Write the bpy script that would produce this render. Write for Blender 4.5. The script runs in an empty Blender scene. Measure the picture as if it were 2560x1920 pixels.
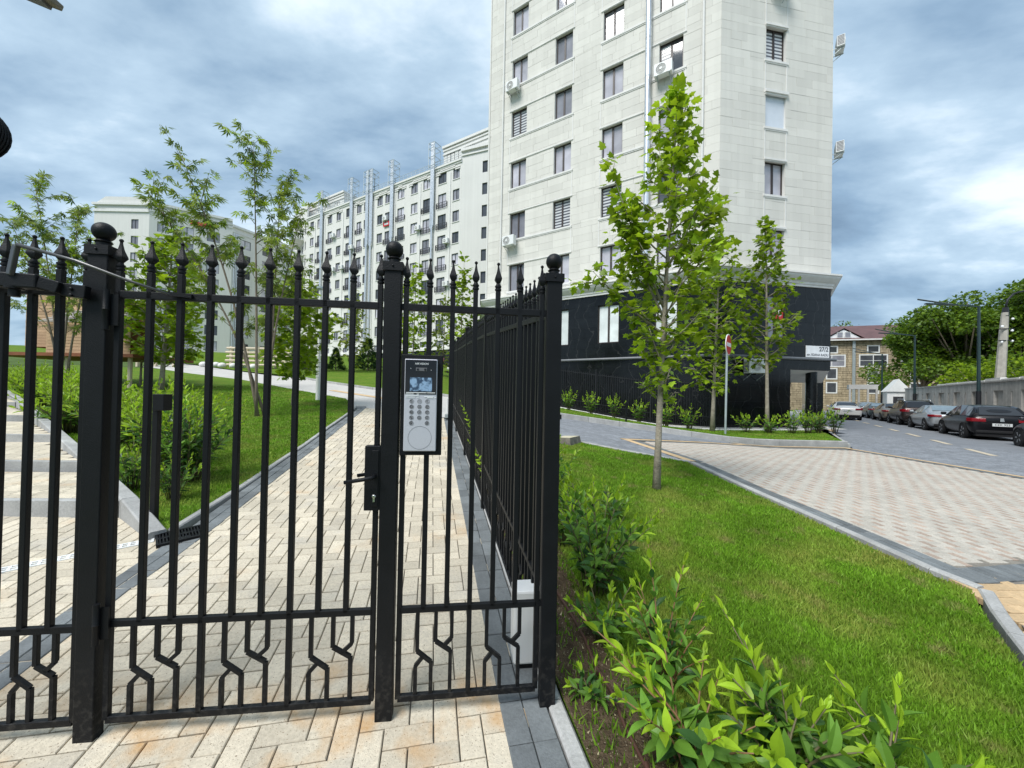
import bpy, bmesh, math, random
import numpy as np
from mathutils import Matrix, Vector
random.seed(7); rng = np.random.default_rng(7)
scene = bpy.context.scene; C = scene.collection
V = Vector; PI = math.pi; rad = math.radians

# ---------------------------------------------------------------- camera, sky, sun, exposure
cam_d = bpy.data.cameras.new('camera'); cam = bpy.data.objects.new('camera', cam_d); C.objects.link(cam)
cam_d.sensor_width = 36; cam_d.lens = 962/2560*36; cam_d.shift_y = 14.5/2560
cam_d.clip_start = .05; cam_d.clip_end = 2000
cam.matrix_world = Matrix.Translation((0, 0, 1.58)) @ Matrix.Rotation(PI/2+.012, 4, 'X') @ Matrix.Rotation(.019, 4, 'Z')
scene.camera = cam
SUN_AZ, SUN_EL = rad(-138), rad(54)      # azimuth from +Y towards +X
world = bpy.data.worlds.new('World'); scene.world = world; world.use_nodes = True
nt = world.node_tree; N = nt.nodes; N.clear()
def nd(t, **k):
    n = N.new(t)
    for a, b in k.items(): setattr(n, a, b)
    return n
out = nd('ShaderNodeOutputWorld'); bg = nd('ShaderNodeBackground'); bg.inputs[1].default_value = .1
sky = nd('ShaderNodeTexSky', sky_type='NISHITA', sun_disc=False); sky.sun_elevation = SUN_EL; sky.sun_rotation = -SUN_AZ
tc = nd('ShaderNodeTexCoord'); sep = nd('ShaderNodeSeparateXYZ'); nt.links.new(tc.outputs['Generated'], sep.inputs[0])
zc = nd('ShaderNodeMath', operation='MAXIMUM'); nt.links.new(sep.outputs[2], zc.inputs[0]); zc.inputs[1].default_value = 0
za = nd('ShaderNodeMath', operation='ADD'); nt.links.new(zc.outputs[0], za.inputs[0]); za.inputs[1].default_value = .22
cb = nd('ShaderNodeCombineXYZ')
for i in (0, 1):
    dv = nd('ShaderNodeMath', operation='DIVIDE'); nt.links.new(sep.outputs[i], dv.inputs[0]); nt.links.new(za.outputs[0], dv.inputs[1]); nt.links.new(dv.outputs[0], cb.inputs[i])
mp = nd('ShaderNodeMapping'); mp.inputs['Rotation'].default_value = (0, 0, rad(25)); mp.inputs['Scale'].default_value = (.62, 1.0, 1); mp.inputs['Location'].default_value = (3.1, 1.7, 0)
nt.links.new(cb.outputs[0], mp.inputs[0])
n1 = nd('ShaderNodeTexNoise'); n1.inputs['Scale'].default_value = .8; n1.inputs['Detail'].default_value = 10; n1.inputs['Roughness'].default_value = .56; n1.inputs['Distortion'].default_value = .35
n2 = nd('ShaderNodeTexNoise'); n2.inputs['Scale'].default_value = 3.4; n2.inputs['Detail'].default_value = 6; n2.inputs['Roughness'].default_value = .55
nt.links.new(mp.outputs[0], n1.inputs[0]); nt.links.new(mp.outputs[0], n2.inputs[0])
mx = nd('ShaderNodeMix', data_type='FLOAT'); mx.inputs[0].default_value = .3
nt.links.new(n1.outputs[0], mx.inputs[2]); nt.links.new(n2.outputs[0], mx.inputs[3])
cr = nd('ShaderNodeValToRGB'); e = cr.color_ramp.elements
e[0].position = .39; e[0].color = (.12, .185, .262, 1); e[1].position = .61; e[1].color = (.60, .68, .74, 1)
x = e.new(.46); x.color = (.185, .275, .375, 1); x = e.new(.54); x.color = (.33, .435, .53, 1)
nt.links.new(mx.outputs[0], cr.inputs[0])
sc = nd('ShaderNodeMix', data_type='RGBA', blend_type='MULTIPLY'); sc.inputs[0].default_value = 1; sc.inputs[7].default_value = (9.4, 9.4, 9.4, 1)
nt.links.new(cr.outputs[0], sc.inputs[6])
mm = nd('ShaderNodeMix', data_type='RGBA'); mm.inputs[0].default_value = .9
nt.links.new(sky.outputs[0], mm.inputs[6]); nt.links.new(sc.outputs[2], mm.inputs[7])
nt.links.new(mm.outputs[2], bg.inputs[0]); nt.links.new(bg.outputs[0], out.inputs[0])
sd = bpy.data.lights.new('sun', 'SUN'); sd.energy = 2.3; sd.angle = rad(28); sd.color = (1, .975, .94)
sun = bpy.data.objects.new('sun', sd); C.objects.link(sun)
sdir = V((math.sin(SUN_AZ)*math.cos(SUN_EL), math.cos(SUN_AZ)*math.cos(SUN_EL), math.sin(SUN_EL)))
sun.rotation_euler = sdir.to_track_quat('Z', 'Y').to_euler(); sun.location = (-6, -4, 12)
vs = scene.view_settings; vs.view_transform = 'Standard'; vs.look = 'None'; vs.exposure = .9; vs.gamma = 1; vs.use_curve_mapping = False
scene.cycles.max_bounces = 6; scene.cycles.diffuse_bounces = 3; scene.cycles.glossy_bounces = 3; scene.cycles.transparent_max_bounces = 6

# ---------------------------------------------------------------- materials
MATS = {}
def mat(name, col, rough=.6, metal=0, var=.12, ns=4., bump=0., bs=60., rand=0., spec=.5, fine=0., speck=None, extra=None, transl=0., streak=0.):
    """procedural Principled: base colour with noise variation, per-object / per-island random value, optional specks, bump"""
    m = bpy.data.materials.new(name); m.use_nodes = True; t = m.node_tree; n = t.nodes; L = t.links.new
    p = n['Principled BSDF']; p.inputs['Roughness'].default_value = rough; p.inputs['Metallic'].default_value = metal; p.inputs['Specular IOR Level'].default_value = spec
    geo = n.new('ShaderNodeNewGeometry'); pos = geo.outputs['Position']
    def noise(scale, det=4, src=pos):
        k = n.new('ShaderNodeTexNoise'); k.inputs['Scale'].default_value = scale; k.inputs['Detail'].default_value = det; L(src, k.inputs[0]); return k.outputs[0]
    def math_(op, a, b):
        k = n.new('ShaderNodeMath'); k.operation = op
        for i, q in enumerate((a, b)):
            if isinstance(q, (int, float)): k.inputs[i].default_value = q
            else: L(q, k.inputs[i])
        return k.outputs[0]
    def mapr(v, a, b, c, d):
        k = n.new('ShaderNodeMapRange'); L(v, k.inputs[0]); k.inputs[1].default_value = a; k.inputs[2].default_value = b; k.inputs[3].default_value = c; k.inputs[4].default_value = d; return k.outputs[0]
    val = mapr(noise(ns, 5), .3, .7, 1-var, 1+var)
    if fine: val = math_('MULTIPLY', val, mapr(noise(fine, 3), .3, .7, .88, 1.12))
    if streak:
        mpn = n.new('ShaderNodeMapping'); mpn.inputs['Scale'].default_value = (3, 3, .12); L(pos, mpn.inputs[0])
        val = math_('MULTIPLY', val, mapr(noise(1.0, 6, mpn.outputs[0]), .35, .65, 1-streak, 1+streak*.3))
    if rand:
        oi = n.new('ShaderNodeObjectInfo')
        r = math_('FRACT', math_('ADD', oi.outputs['Random'], geo.outputs['Random Per Island']), 0)
        val = math_('MULTIPLY', val, mapr(r, 0, 1, 1-rand, 1+rand))
    mixc = n.new('ShaderNodeMix'); mixc.data_type = 'RGBA'; mixc.blend_type = 'MULTIPLY'; mixc.inputs[0].default_value = 1
    mixc.inputs[6].default_value = (*col, 1)
    cmb = n.new('ShaderNodeCombineColor'); [L(val, cmb.inputs[i]) for i in range(3)]; L(cmb.outputs[0], mixc.inputs[7])
    colout = mixc.outputs[2]
    if speck:   # (colour, scale, threshold)
        vo = n.new('ShaderNodeTexNoise'); vo.inputs['Scale'].default_value = speck[1]; vo.inputs['Detail'].default_value = 1; L(pos, vo.inputs[0])
        f = mapr(vo.outputs[0], speck[2], speck[2]+.05, 0, 1)
        k = n.new('ShaderNodeMix'); k.data_type = 'RGBA'; L(f, k.inputs[0]); L(colout, k.inputs[6]); k.inputs[7].default_value = (*speck[0], 1); colout = k.outputs[2]
    if extra: colout = extra(n, L, pos, noise, math_, mapr, colout, geo)
    L(colout, p.inputs['Base Color'])
    if bump:
        b = n.new('ShaderNodeBump'); b.inputs['Strength'].default_value = bump; b.inputs['Distance'].default_value = .02; L(noise(bs, 4), b.inputs['Height']); L(b.outputs[0], p.inputs['Normal'])
    if transl:
        tr = n.new('ShaderNodeBsdfTranslucent'); L(colout, tr.inputs[0]); ms = n.new('ShaderNodeMixShader'); ms.inputs[0].default_value = transl
        L(p.outputs[0], ms.inputs[1]); L(tr.outputs[0], ms.inputs[2]); L(ms.outputs[0], n['Material Output'].inputs[0])
    MATS[name] = m; return m
def mixcol(n, L, f, a, b):
    k = n.new('ShaderNodeMix'); k.data_type = 'RGBA'
    if isinstance(f, float): k.inputs[0].default_value = f
    else: L(f, k.inputs[0])
    if isinstance(a, tuple): k.inputs[6].default_value = (*a, 1)
    else: L(a, k.inputs[6])
    if isinstance(b, tuple): k.inputs[7].default_value = (*b, 1)
    else: L(b, k.inputs[7])
    return k.outputs[2]
def rust(n, L, pos, noise, math_, mapr, col, geo):
    # rust bleeding from the ironwork: soft patches that have a shape of their own, thicker along the gate line
    sx = n.new('ShaderNodeSeparateXYZ'); L(pos, sx.inputs[0])
    # distance in front/behind of gate line y = 1.988+(x-.206)*.1213
    d = math_('SUBTRACT', sx.outputs[1], math_('ADD', math_('MULTIPLY', sx.outputs[0], .1213), 1.90))
    near = mapr(math_('ABSOLUTE', d, 0), .02, .42, 1, .0)
    m1 = mapr(noise(3.3, 5), .47, .66, 0, 1)
    f = math_('MULTIPLY', math_('MULTIPLY', m1, near), 1.0)
    far = math_('MULTIPLY', mapr(noise(1.7, 6), .60, .72, 0, .45), 1.0)
    f = math_('MINIMUM', math_('ADD', f, far), .85)
    f = math_('MULTIPLY', f, mapr(noise(26., 3), .3, .7, .55, 1))
    c = mixcol(n, L, f, col, (.50, .27, .085))
    g = mapr(noise(2.3, 6), .56, .75, 0, .4)
    return mixcol(n, L, g, c, (.36, .36, .35))
mat('paver_cream', (.545, .485, .38), .85, var=.10, ns=2.5, bump=.25, bs=180, rand=.13, fine=60, speck=((.22, .17, .12), 130, .665), extra=rust, spec=.25)
mat('paver_dark', (.15, .163, .168), .75, var=.18, ns=6, bump=.25, bs=140, rand=.22, fine=70, spec=.3)
mat('paver_white', (.42, .39, .34), .85, var=.06, ns=1.5, rand=.10, fine=50, spec=.25)
mat('paver_pink', (.37, .292, .238), .85, var=.08, ns=1.5, rand=.16, fine=50, spec=.25)
mat('paver_tan', (.50, .36, .21), .85, var=.08, ns=3, rand=.10, fine=50, spec=.25)
mat('paver_grey', (.20, .212, .23), .8, var=.10, ns=1.2, rand=.16, fine=40, spec=.3)
mat('joint', (.20, .185, .16), .95, var=.2, ns=12, spec=.1)
mat('kerb', (.36, .36, .35), .85, var=.14, ns=5, bump=.2, bs=90, rand=.08, fine=60, spec=.2, streak=.12)
mat('concrete', (.47, .455, .43), .85, var=.08, ns=1.4, bump=.1, bs=60, fine=30, spec=.2)
def lawnx(n, L, pos, noise, math_, mapr, col, geo):
    c = mixcol(n, L, mapr(noise(1.3, 5), .45, .7, 0, .75), col, (.21, .25, .035))
    c = mixcol(n, L, mapr(noise(3.1, 5), .62, .78, 0, .6), c, (.20, .165, .065))
    return mixcol(n, L, mapr(noise(90, 2), .4, .62, 0, .65), c, (.045, .08, .014))
mat('lawn', (.11, .205, .016), .9, var=.25, ns=9, bump=.8, bs=140, fine=45, spec=.1, extra=lawnx)
mat('grass', (.155, .30, .02), .6, var=.3, ns=1.6, rand=.35, spec=.25, transl=.3, extra=lambda n, L, pos, noise, math_, mapr, col, geo: mixcol(n, L, mapr(noise(1.5, 6), .48, .70, 0, .7), mixcol(n, L, mapr(noise(4.2, 5), .58, .74, 0, .8), col, (.33, .27, .12)), (.36, .36, .085)))
mat('soil', (.085, .062, .04), .95, var=.35, ns=14, bump=1, bs=70, fine=120, spec=.1, speck=((.3, .26, .19), 95, .68))
mat('hill', (.07, .11, .03), .95, var=.3, ns=.5, spec=.1)
def leafm(name, col, transl=.35, rand=.3, rough=.45):
    mat(name, col, rough, var=.18, ns=2., rand=rand, spec=.35, transl=transl)
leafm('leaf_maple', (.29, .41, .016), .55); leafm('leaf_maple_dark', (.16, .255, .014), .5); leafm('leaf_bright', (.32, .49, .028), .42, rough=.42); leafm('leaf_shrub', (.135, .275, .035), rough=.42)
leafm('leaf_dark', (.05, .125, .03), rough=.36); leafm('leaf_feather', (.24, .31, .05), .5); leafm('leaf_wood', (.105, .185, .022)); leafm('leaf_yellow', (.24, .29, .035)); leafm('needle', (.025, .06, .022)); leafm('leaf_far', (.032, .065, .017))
mat('bark', (.30, .265, .21), .9, var=.25, ns=9, bump=.6, bs=40, fine=50, spec=.15)
mat('bark_grey', (.20, .165, .125), .9, var=.2, ns=9, bump=.5, bs=40, spec=.15)
mat('stem', (.12, .105, .05), .7, var=.2, ns=20); mat('stem_red', (.20, .11, .05), .6, var=.2, ns=20)
def dusty(n, L, pos, noise, math_, mapr, col, geo):
    s = n.new('ShaderNodeSeparateXYZ'); L(pos, s.inputs[0])
    f = math_('MULTIPLY', mapr(s.outputs[2], .0, .42, .28, 0), mapr(noise(38, 5), .5, .66, 0, 1))
    f = math_('ADD', f, mapr(noise(120, 3), .69, .73, 0, .10))
    return mixcol(n, L, f, col, (.10, .092, .08))
mat('iron', (.0042, .0048, .0062), .5, var=.2, ns=9, bump=.15, bs=200, spec=.24, extra=dusty)
mat('iron_far', (.015, .016, .019), .5, spec=.3)
mat('rail_grey', (.06, .062, .07), .5, spec=.3); mat('pipe_dark', (.13, .14, .15), .45); mat('dash', (.50, .43, .32), .85, var=.12, ns=8)
mat('rod', (.10, .10, .10), .35, metal=.6)
mat('steel', (.62, .62, .60), .3, metal=1); mat('flue', (.70, .72, .74), .32, metal=.75, streak=.1)
mat('silver', (.53, .53, .585), .38, metal=.25, var=.03, ns=200); mat('silver_line', (.12, .12, .13), .5); mat('key_grey', (.27, .27, .29), .5)
mat('black_gloss', (.004, .004, .005), .12); mat('white_plastic', (.74, .75, .74), .45, var=.03); mat('white_paint', (.74, .74, .72), .5, var=.05, streak=.05)
def screenx(n, L, pos, noise, math_, mapr, col, geo):
    return mixcol(n, L, mapr(noise(45, 4), .42, .56, 0, 1), (.03, .06, .11), (.25, .38, .55))
mat('screen', (.2, .3, .45), .2, extra=screenx)
mat('stone_white', (.665, .648, .598), .85, var=.03, ns=.35, rand=.055, fine=0, bump=.06, bs=25, spec=.2, streak=.05)
mat('stucco', (.69, .68, .65), .9, var=.03, ns=.3, fine=0, spec=.15, streak=.04)
mat('moulding', (.72, .71, .685), .7, var=.04, spec=.3, streak=.05)
def granitex(n, L, pos, noise, math_, mapr, col, geo):
    v = n.new('ShaderNodeTexWave'); v.inputs['Scale'].default_value = .55; v.inputs['Distortion'].default_value = 14; v.inputs['Detail'].default_value = 5; L(pos, v.inputs[0])
    return mixcol(n, L, mapr(v.outputs[0], .992, 1.0, 0, .12), col, (.22, .22, .21))
mat('granite', (.006, .007, .0078), .16, var=.3, ns=3, rand=.25, extra=granitex, spec=.32)
mat('granite_joint', (.06, .065, .065), .6)
mat('frame_brown', (.035, .025, .022), .45); mat('frame_dark', (.03, .03, .034), .45)
def glassm(name, col, rough=.04, stripes=0):
    def ex(n, L, pos, noise, math_, mapr, c, geo):
        if not stripes: return c
        s = n.new('ShaderNodeSeparateXYZ'); L(pos, s.inputs[0])
        f = mapr(math_('SINE', math_('MULTIPLY', s.outputs[2], 2*PI/stripes), 0), -.2, .2, 0, 1)
        return mixcol(n, L, f, (.10, .10, .115), col)
    mat(name, col, rough, var=.2, ns=1.3, spec=.75, extra=ex, rand=.2)
glassm('glass_dark', (.07, .075, .085)); glassm('glass_mid', (.23, .23, .26)); glassm('glass_curtain_reflect', (.47, .46, .51)); glassm('glass_zebra', (.62, .63, .64), .1, .17); glassm('blind_white', (.66, .70, .69), .15, 0)  # pale lilac of mid and curtain panes also paints in reflections
mat('shutter', (.60, .65, .72), .6, var=.03); mat('car_glass', (.012, .014, .018), .05, spec=.6); mat('car_glass_light', (.16, .21, .24), .06, spec=.8)
mat('tyre', (.012, .012, .013), .85); mat('rim', (.42, .43, .45), .35, metal=.7); mat('tail_red', (.22, .008, .014), .15); mat('plate', (.62, .63, .62), .4); mat('plate_text', (.02, .02, .03), .5); mat('under', (.006, .006, .007), .9)
for nm, c, mt in (('paint_black', (.006, .006, .0075), 0), ('paint_silver', (.36, .38, .39), .5), ('paint_white', (.62, .60, .56), .1), ('paint_tan', (.22, .19, .15), .5), ('paint_brown', (.028, .02, .018), .3), ('paint_grey', (.05, .05, .055), .4), ('paint_green', (.055, .075, .075), .4), ('paint_blue', (.28, .33, .37), .4)):
    mat(nm, c, .28, metal=mt, var=.02); MATS[nm].node_tree.nodes['Principled BSDF'].inputs['Coat Weight'].default_value = .2; MATS[nm].node_tree.nodes['Principled BSDF'].inputs['Specular IOR Level'].default_value = .25 if c[0] < .05 else .5
mat('sign_red', (.55, .02, .025), .4); mat('sign_white', (.78, .79, .80), .4); mat('sign_yellow', (.55, .62, .05), .4); mat('sign_blue', (.02, .12, .34), .4); mat('galv', (.42, .47, .48), .4, metal=.4); mat('lamp_green', (.012, .032, .034), .45)
mat('text_dark', (.07, .075, .09), .5); mat('banner_red', (.62, .05, .06), .6)
mat('wood', (.50, .34, .21), .8, var=.12, ns=3, rand=.12, fine=25, spec=.2); mat('wood_red', (.22, .075, .03), .7); mat('wood_pale', (.62, .53, .40), .8, var=.1); mat('slat', (.48, .47, .45), .8, rand=.1)
mat('beige_brick', (.43, .35, .235), .9, var=.12, ns=.4, rand=.16, fine=6, spec=.15, streak=.25); mat('beige_joint', (.17, .135, .095), .95); mat('roof_red', (.12, .062, .06), .7, var=.15, ns=.8, streak=.15)
mat('fence_wall', (.46, .44, .405), .9, var=.12, ns=.5, fine=5, spec=.15, streak=.22); mat('pole_concrete', (.36, .34, .30), .9, var=.15, ns=3, spec=.15)
mat('pink', (.72, .23, .30), .8); mat('skin', (.45, .26, .18), .6); mat('denim', (.05, .06, .10), .8); mat('hair', (.02, .014, .01), .6); mat('pipe_brown', (.075, .035, .025), .5); mat('block_stone', (.17, .155, .13), .95, var=.3, ns=9, bump=.6, bs=40); mat('block_top', (.50, .46, .33), .9, var=.15, ns=9)
mat('straw', (.36, .32, .19), .9, rand=.2)
# ---------------------------------------------------------------- mesh and object helpers
WM = {}
def mesh_of(v, f, m=None, smooth=None, name='mesh'):
    me = bpy.data.meshes.new(name); me.from_pydata([tuple(p) for p in v], [], f); me.update()
    if smooth is not None:
        me.shade_smooth()
        if smooth: me.set_sharp_from_angle(angle=smooth)
    return me
class MB:
    def __init__(s): s.v = []; s.f = []
    def add(s, v, f, T=None):
        o = len(s.v); s.v += [T @ V(p) for p in v] if T else [V(p) for p in v]; s.f += [tuple(i+o for i in q) for q in f]; return s
    def box(s, x0, x1, y0, y1, z0, z1, T=None):
        return s.add([(x0,y0,z0),(x1,y0,z0),(x1,y1,z0),(x0,y1,z0),(x0,y0,z1),(x1,y0,z1),(x1,y1,z1),(x0,y1,z1)],
                     [(0,3,2,1),(4,5,6,7),(0,1,5,4),(1,2,6,5),(2,3,7,6),(3,0,4,7)], T)
    def bar(s, p, q, w, h=None, up=(0,0,1)):
        """rectangular bar from p to q, w across, h along up"""
        p, q = V(p), V(q); d = (q-p); L = d.length; d /= L; h = h or w; u = V(up); a = d.cross(u)
        if a.length < 1e-4: a = d.cross(V((1,0,0)))
        a.normalize(); u = a.cross(d)
        v = [p+a*i*w/2+u*j*h/2 for i, j in ((-1,-1),(1,-1),(1,1),(-1,1))]; v += [x+d*L for x in v]
        return s.add(v, [(0,1,2,3)[::-1],(4,5,6,7),(0,1,5,4),(1,2,6,5),(2,3,7,6),(3,0,4,7)])
    def tube(s, pts, r, n=8, cap=True):
        pts = [V(p) for p in pts]; r = r if isinstance(r, (list, tuple)) else [r]*len(pts); o = len(s.v); prev = None
        for i, p in enumerate(pts):
            d = (pts[min(i+1, len(pts)-1)]-pts[max(i-1, 0)]).normalized()
            a = d.cross(V((0,0,1))) if abs(d.z) < .95 else d.cross(V((1,0,0)))
            if prev is not None: a = prev - d*prev.dot(d)
            a.normalize(); prev = a; b = d.cross(a)
            s.v += [p+(a*math.cos(2*PI*k/n)+b*math.sin(2*PI*k/n))*r[i] for k in range(n)]
        for i in range(len(pts)-1):
            for k in range(n): s.f.append((o+i*n+k, o+i*n+(k+1)%n, o+(i+1)*n+(k+1)%n, o+(i+1)*n+k))
        if cap: s.f.append(tuple(o+k for k in range(n))[::-1]); s.f.append(tuple(o+(len(pts)-1)*n+k for k in range(n)))
        return s
    def lathe(s, prof, n=12, T=None, ph=0.):
        o = len(s.v); v = []
        for r, z in prof: v += [V((r*math.cos(ph+2*PI*k/n), r*math.sin(ph+2*PI*k/n), z)) for k in range(n)]
        f = [(i*n+k, i*n+(k+1)%n, (i+1)*n+(k+1)%n, (i+1)*n+k) for i in range(len(prof)-1) for k in range(n)]
        f += [tuple(range(n))[::-1], tuple((len(prof)-1)*n+k for k in range(n))]
        return s.add(v, f, T)
    def ball(s, c, r, n=12, m=8, sz=1):
        return s.lathe([(max(1e-4, r*math.sin(PI*i/m)), -r*sz*math.cos(PI*i/m)) for i in range(m+1)], n, Matrix.Translation(c))
    def prism(s, poly, h, T=None):
        n = len(poly); v = [(*p, 0) for p in poly]+[(*p, h) for p in poly]
        return s.add(v, [tuple(range(n))[::-1], tuple(range(n, 2*n))]+[(i, (i+1) % n, n+(i+1) % n, n+i) for i in range(n)], T)
    def quad(s, *p): return s.add(p, [tuple(range(len(p)))])
    def mesh(s, smooth=None, name='mesh'): return mesh_of(s.v, s.f, smooth=smooth, name=name)
def link(name, me, m=None, parent=None, mw=None, kind=None, label=None, cat=None, group=None, bevel=0):
    o = bpy.data.objects.new(name, me); mw = mw or Matrix(); o.matrix_basis = mw; WM[o.name] = mw
    if me is not None and m is not None and not me.materials: me.materials.append(MATS[m] if isinstance(m, str) else m)
    if parent is not None: o.parent = parent; o.matrix_parent_inverse = WM[parent.name].inverted()
    for k, q in (('kind', kind), ('label', label), ('category', cat), ('group', group)):
        if q: o[k] = q
    if bevel:
        b = o.modifiers.new('bevel', 'BEVEL'); b.width = bevel; b.segments = 2; b.limit_method = 'ANGLE'
    C.objects.link(o); return o
def build(mb, name, m, parent=None, smooth=None, **k):
    """mesh built in world coordinates"""
    return link(name, mb.mesh(smooth, name), m, parent, **k)
def thing(name, label, cat, loc=(0,0,0), group=None):
    return link(name, None, None, None, Matrix.Translation(V(loc)), None, label, cat, group)
def TR(x, y, z): return Matrix.Translation((x, y, z))
def frame(o, x, y=None, z=(0,0,1)):
    """matrix with given axes at origin o"""
    x = V(x).normalized(); z = V(z).normalized(); y = z.cross(x) if y is None else V(y)
    return Matrix(((x.x, y.x, z.x, o[0]), (x.y, y.y, z.y, o[1]), (x.z, y.z, z.z, o[2]), (0,0,0,1)))
ARR_ID = 0
def soup(name, verts, faces_n, m, parent=None, kind='stuff', **k):
    """big mesh from numpy: verts (N,3) grouped in faces of faces_n verts each"""
    nv = len(verts); nf = nv//faces_n; me = bpy.data.meshes.new(name)
    me.vertices.add(nv); me.vertices.foreach_set('co', np.ascontiguousarray(verts, dtype=np.float32).ravel())
    me.loops.add(nv); me.loops.foreach_set('vertex_index', np.arange(nv, dtype=np.int32))
    me.polygons.add(nf); me.polygons.foreach_set('loop_start', np.arange(0, nv, faces_n, dtype=np.int32))
    me.update(calc_edges=True); me.validate()
    return link(name, me, m, parent, kind=kind, **k)

# ---------------------------------------------------------------- terrain
R0 = np.array([.206, 1.988]); PD = np.array([-.204, .979]); PR = np.array([.979, .204])   # gate corner post, path direction, path right
ZS = ([-50,0,1,2.5,5,7.6,9.2,13,18,30,40,50,60,80,400], [0,0,.1,.26,.47,.65,.78,1.1,1.54,2.7,3.9,5.3,6.7,8,9])
GS = ([.5,3,6.3,7.5,8.6,9.8,10.6], [1,.78,.45,.33,.2,.05,0])
def zp(s): return float(np.interp(s, *ZS))
def T_(x, y):
    dx, dy = x-R0[0], y-R0[1]; s = dx*PD[0]+dy*PD[1]; r = dx*PR[0]+dy*PR[1]
    return float(np.interp(s, *ZS)*np.interp(r, *GS))
def T_np(P):
    d = P-R0; return np.interp(d@PD, *ZS)*np.interp(d@PR, *GS)
def sr(s, r): return R0+PD*s+PR*r
def pip(P, poly):
    """points (N,2) in polygon"""
    x, y = P[:,0], P[:,1]; ins = np.zeros(len(P), bool); n = len(poly)
    for i in range(n):
        (x1, y1), (x2, y2) = poly[i], poly[(i+1) % n]
        if y1 == y2: continue
        c = ((y1 > y) != (y2 > y)) & (x < (x2-x1)*(y-y1)/(y2-y1)+x1); ins ^= c
    return ins
def drape(name, poly, off, m, parent=None, step=.5, thick=0, zf=None, **k):
    """polygon laid over the terrain (cut on a grid so that it follows it)"""
    bm = bmesh.new(); bm.faces.new([bm.verts.new((p[0], p[1], 0)) for p in poly]); bmesh.ops.triangulate(bm, faces=bm.faces[:])
    xs = [p[0] for p in poly]; ys = [p[1] for p in poly]
    for ax, lo, hi in ((0, min(xs), max(xs)), (1, min(ys), max(ys))):
        c = math.ceil(lo/step)*step
        while c < hi:
            co = [0,0,0]; co[ax] = c; no = [0,0,0]; no[ax] = 1
            bmesh.ops.bisect_plane(bm, geom=bm.verts[:]+bm.edges[:]+bm.faces[:], plane_co=co, plane_no=no); c += step
    for v in bm.verts: v.co.z = (zf or T_)(v.co.x, v.co.y)+off
    for f in bm.faces:
        f.normal_update()
        if f.normal.z < 0: f.normal_flip()
    me = bpy.data.meshes.new(name); bm.to_mesh(me); bm.free(); me.shade_smooth()
    return link(name, me, m, parent, **k)
# the ground sheet
def axis_steps(a):
    return np.array(sorted(set(np.round(a, 3))))
gx = axis_steps(np.concatenate([np.arange(-40, 44, 1.0), np.linspace(-900, -40, 30), np.linspace(44, 900, 30)]))
gy = axis_steps(np.concatenate([np.arange(-4, 70, 1.0), np.linspace(-120, -4, 12), np.linspace(70, 1200, 40)]))
GX, GY = np.meshgrid(gx, gy); Pg = np.stack([GX.ravel(), GY.ravel()], 1); Zg = T_np(Pg)-.07
vv = np.column_stack([Pg, Zg]); nx = len(gx)
ff = [(j*nx+i, j*nx+i+1, (j+1)*nx+i+1, (j+1)*nx+i) for j in range(len(gy)-1) for i in range(nx-1)]
ground = link('ground', mesh_of(vv, ff, smooth=0), 'hill', kind='structure')

# ---------------------------------------------------------------- paving
A = .113
def hb(poly, a, org, ax, ay, any_corner=True, gap=.004):
    """90 degree herringbone bricks (2a x a) over polygon: list of (centre xy, vertical?, parity)"""
    P = np.array(poly); q = np.stack([(P-org)@ax, (P-org)@ay], 1)/a; lo = q.min(0)-3; hi = q.max(0)+3; res = []
    for b in range(int((lo[0]+lo[1])/4)-3, int((hi[0]+hi[1])/4)+4):
        for k in range(int(lo[0]-2*b)-4, int(hi[0]-2*b)+5):
            x, y = k+2*b, -k+2*b
            if not (lo[0] < x < hi[0] and lo[1] < y < hi[1]): continue
            res.append((x+1, y+.5, 0, k % 2)); res.append((x+2.5, y+1, 1, k % 2))
    if not res: return []
    R = np.array(res); ctr = org+np.outer(R[:,0]*a, ax)+np.outer(R[:,1]*a, ay)
    ok = pip(ctr, poly)
    if any_corner:
        for sx in (-1, 1):
            for sy in (-1, 1):
                hx = np.where(R[:,2] > 0, .5, 1)*sx*.98*a; hy = np.where(R[:,2] > 0, 1, .5)*sy*.98*a
                ok |= pip(ctr+np.outer(hx, ax)+np.outer(hy, ay), poly)
    return [(ctr[i], int(R[i,2]), int(R[i,3])) for i in np.nonzero(ok)[0]]
def brick_mesh(l, w, h=.05, ch=.004, name='paver'):
    b = MB(); x, y = l/2, w/2
    v = [(-x,-y,-h),(x,-y,-h),(x,y,-h),(-x,y,-h),(-x,-y,-ch),(x,-y,-ch),(x,y,-ch),(-x,y,-ch),(-x+ch,-y+ch,0),(x-ch,-y+ch,0),(x-ch,y-ch,0),(-x+ch,y-ch,0)]
    f = [(0,1,5,4),(1,2,6,5),(2,3,7,6),(3,0,4,7),(4,5,9,8),(5,6,10,9),(6,7,11,10),(7,4,8,11),(8,9,10,11)]
    return v, f
def slope_frame(c, ax, ay, off):
    e = .1; z0 = T_(*c); zx = (T_(c[0]+ax[0]*e, c[1]+ax[1]*e)-z0)/e; zy = (T_(c[0]+ay[0]*e, c[1]+ay[1]*e)-z0)/e
    X = V((ax[0], ax[1], zx)).normalized(); Y = V((ay[0], ay[1], zy)).normalized(); Z = X.cross(Y).normalized(); Y = Z.cross(X)
    return Matrix(((X.x,Y.x,Z.x,c[0]),(X.y,Y.y,Z.y,c[1]),(X.z,Y.z,Z.z,z0+off),(0,0,0,1)))
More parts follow.
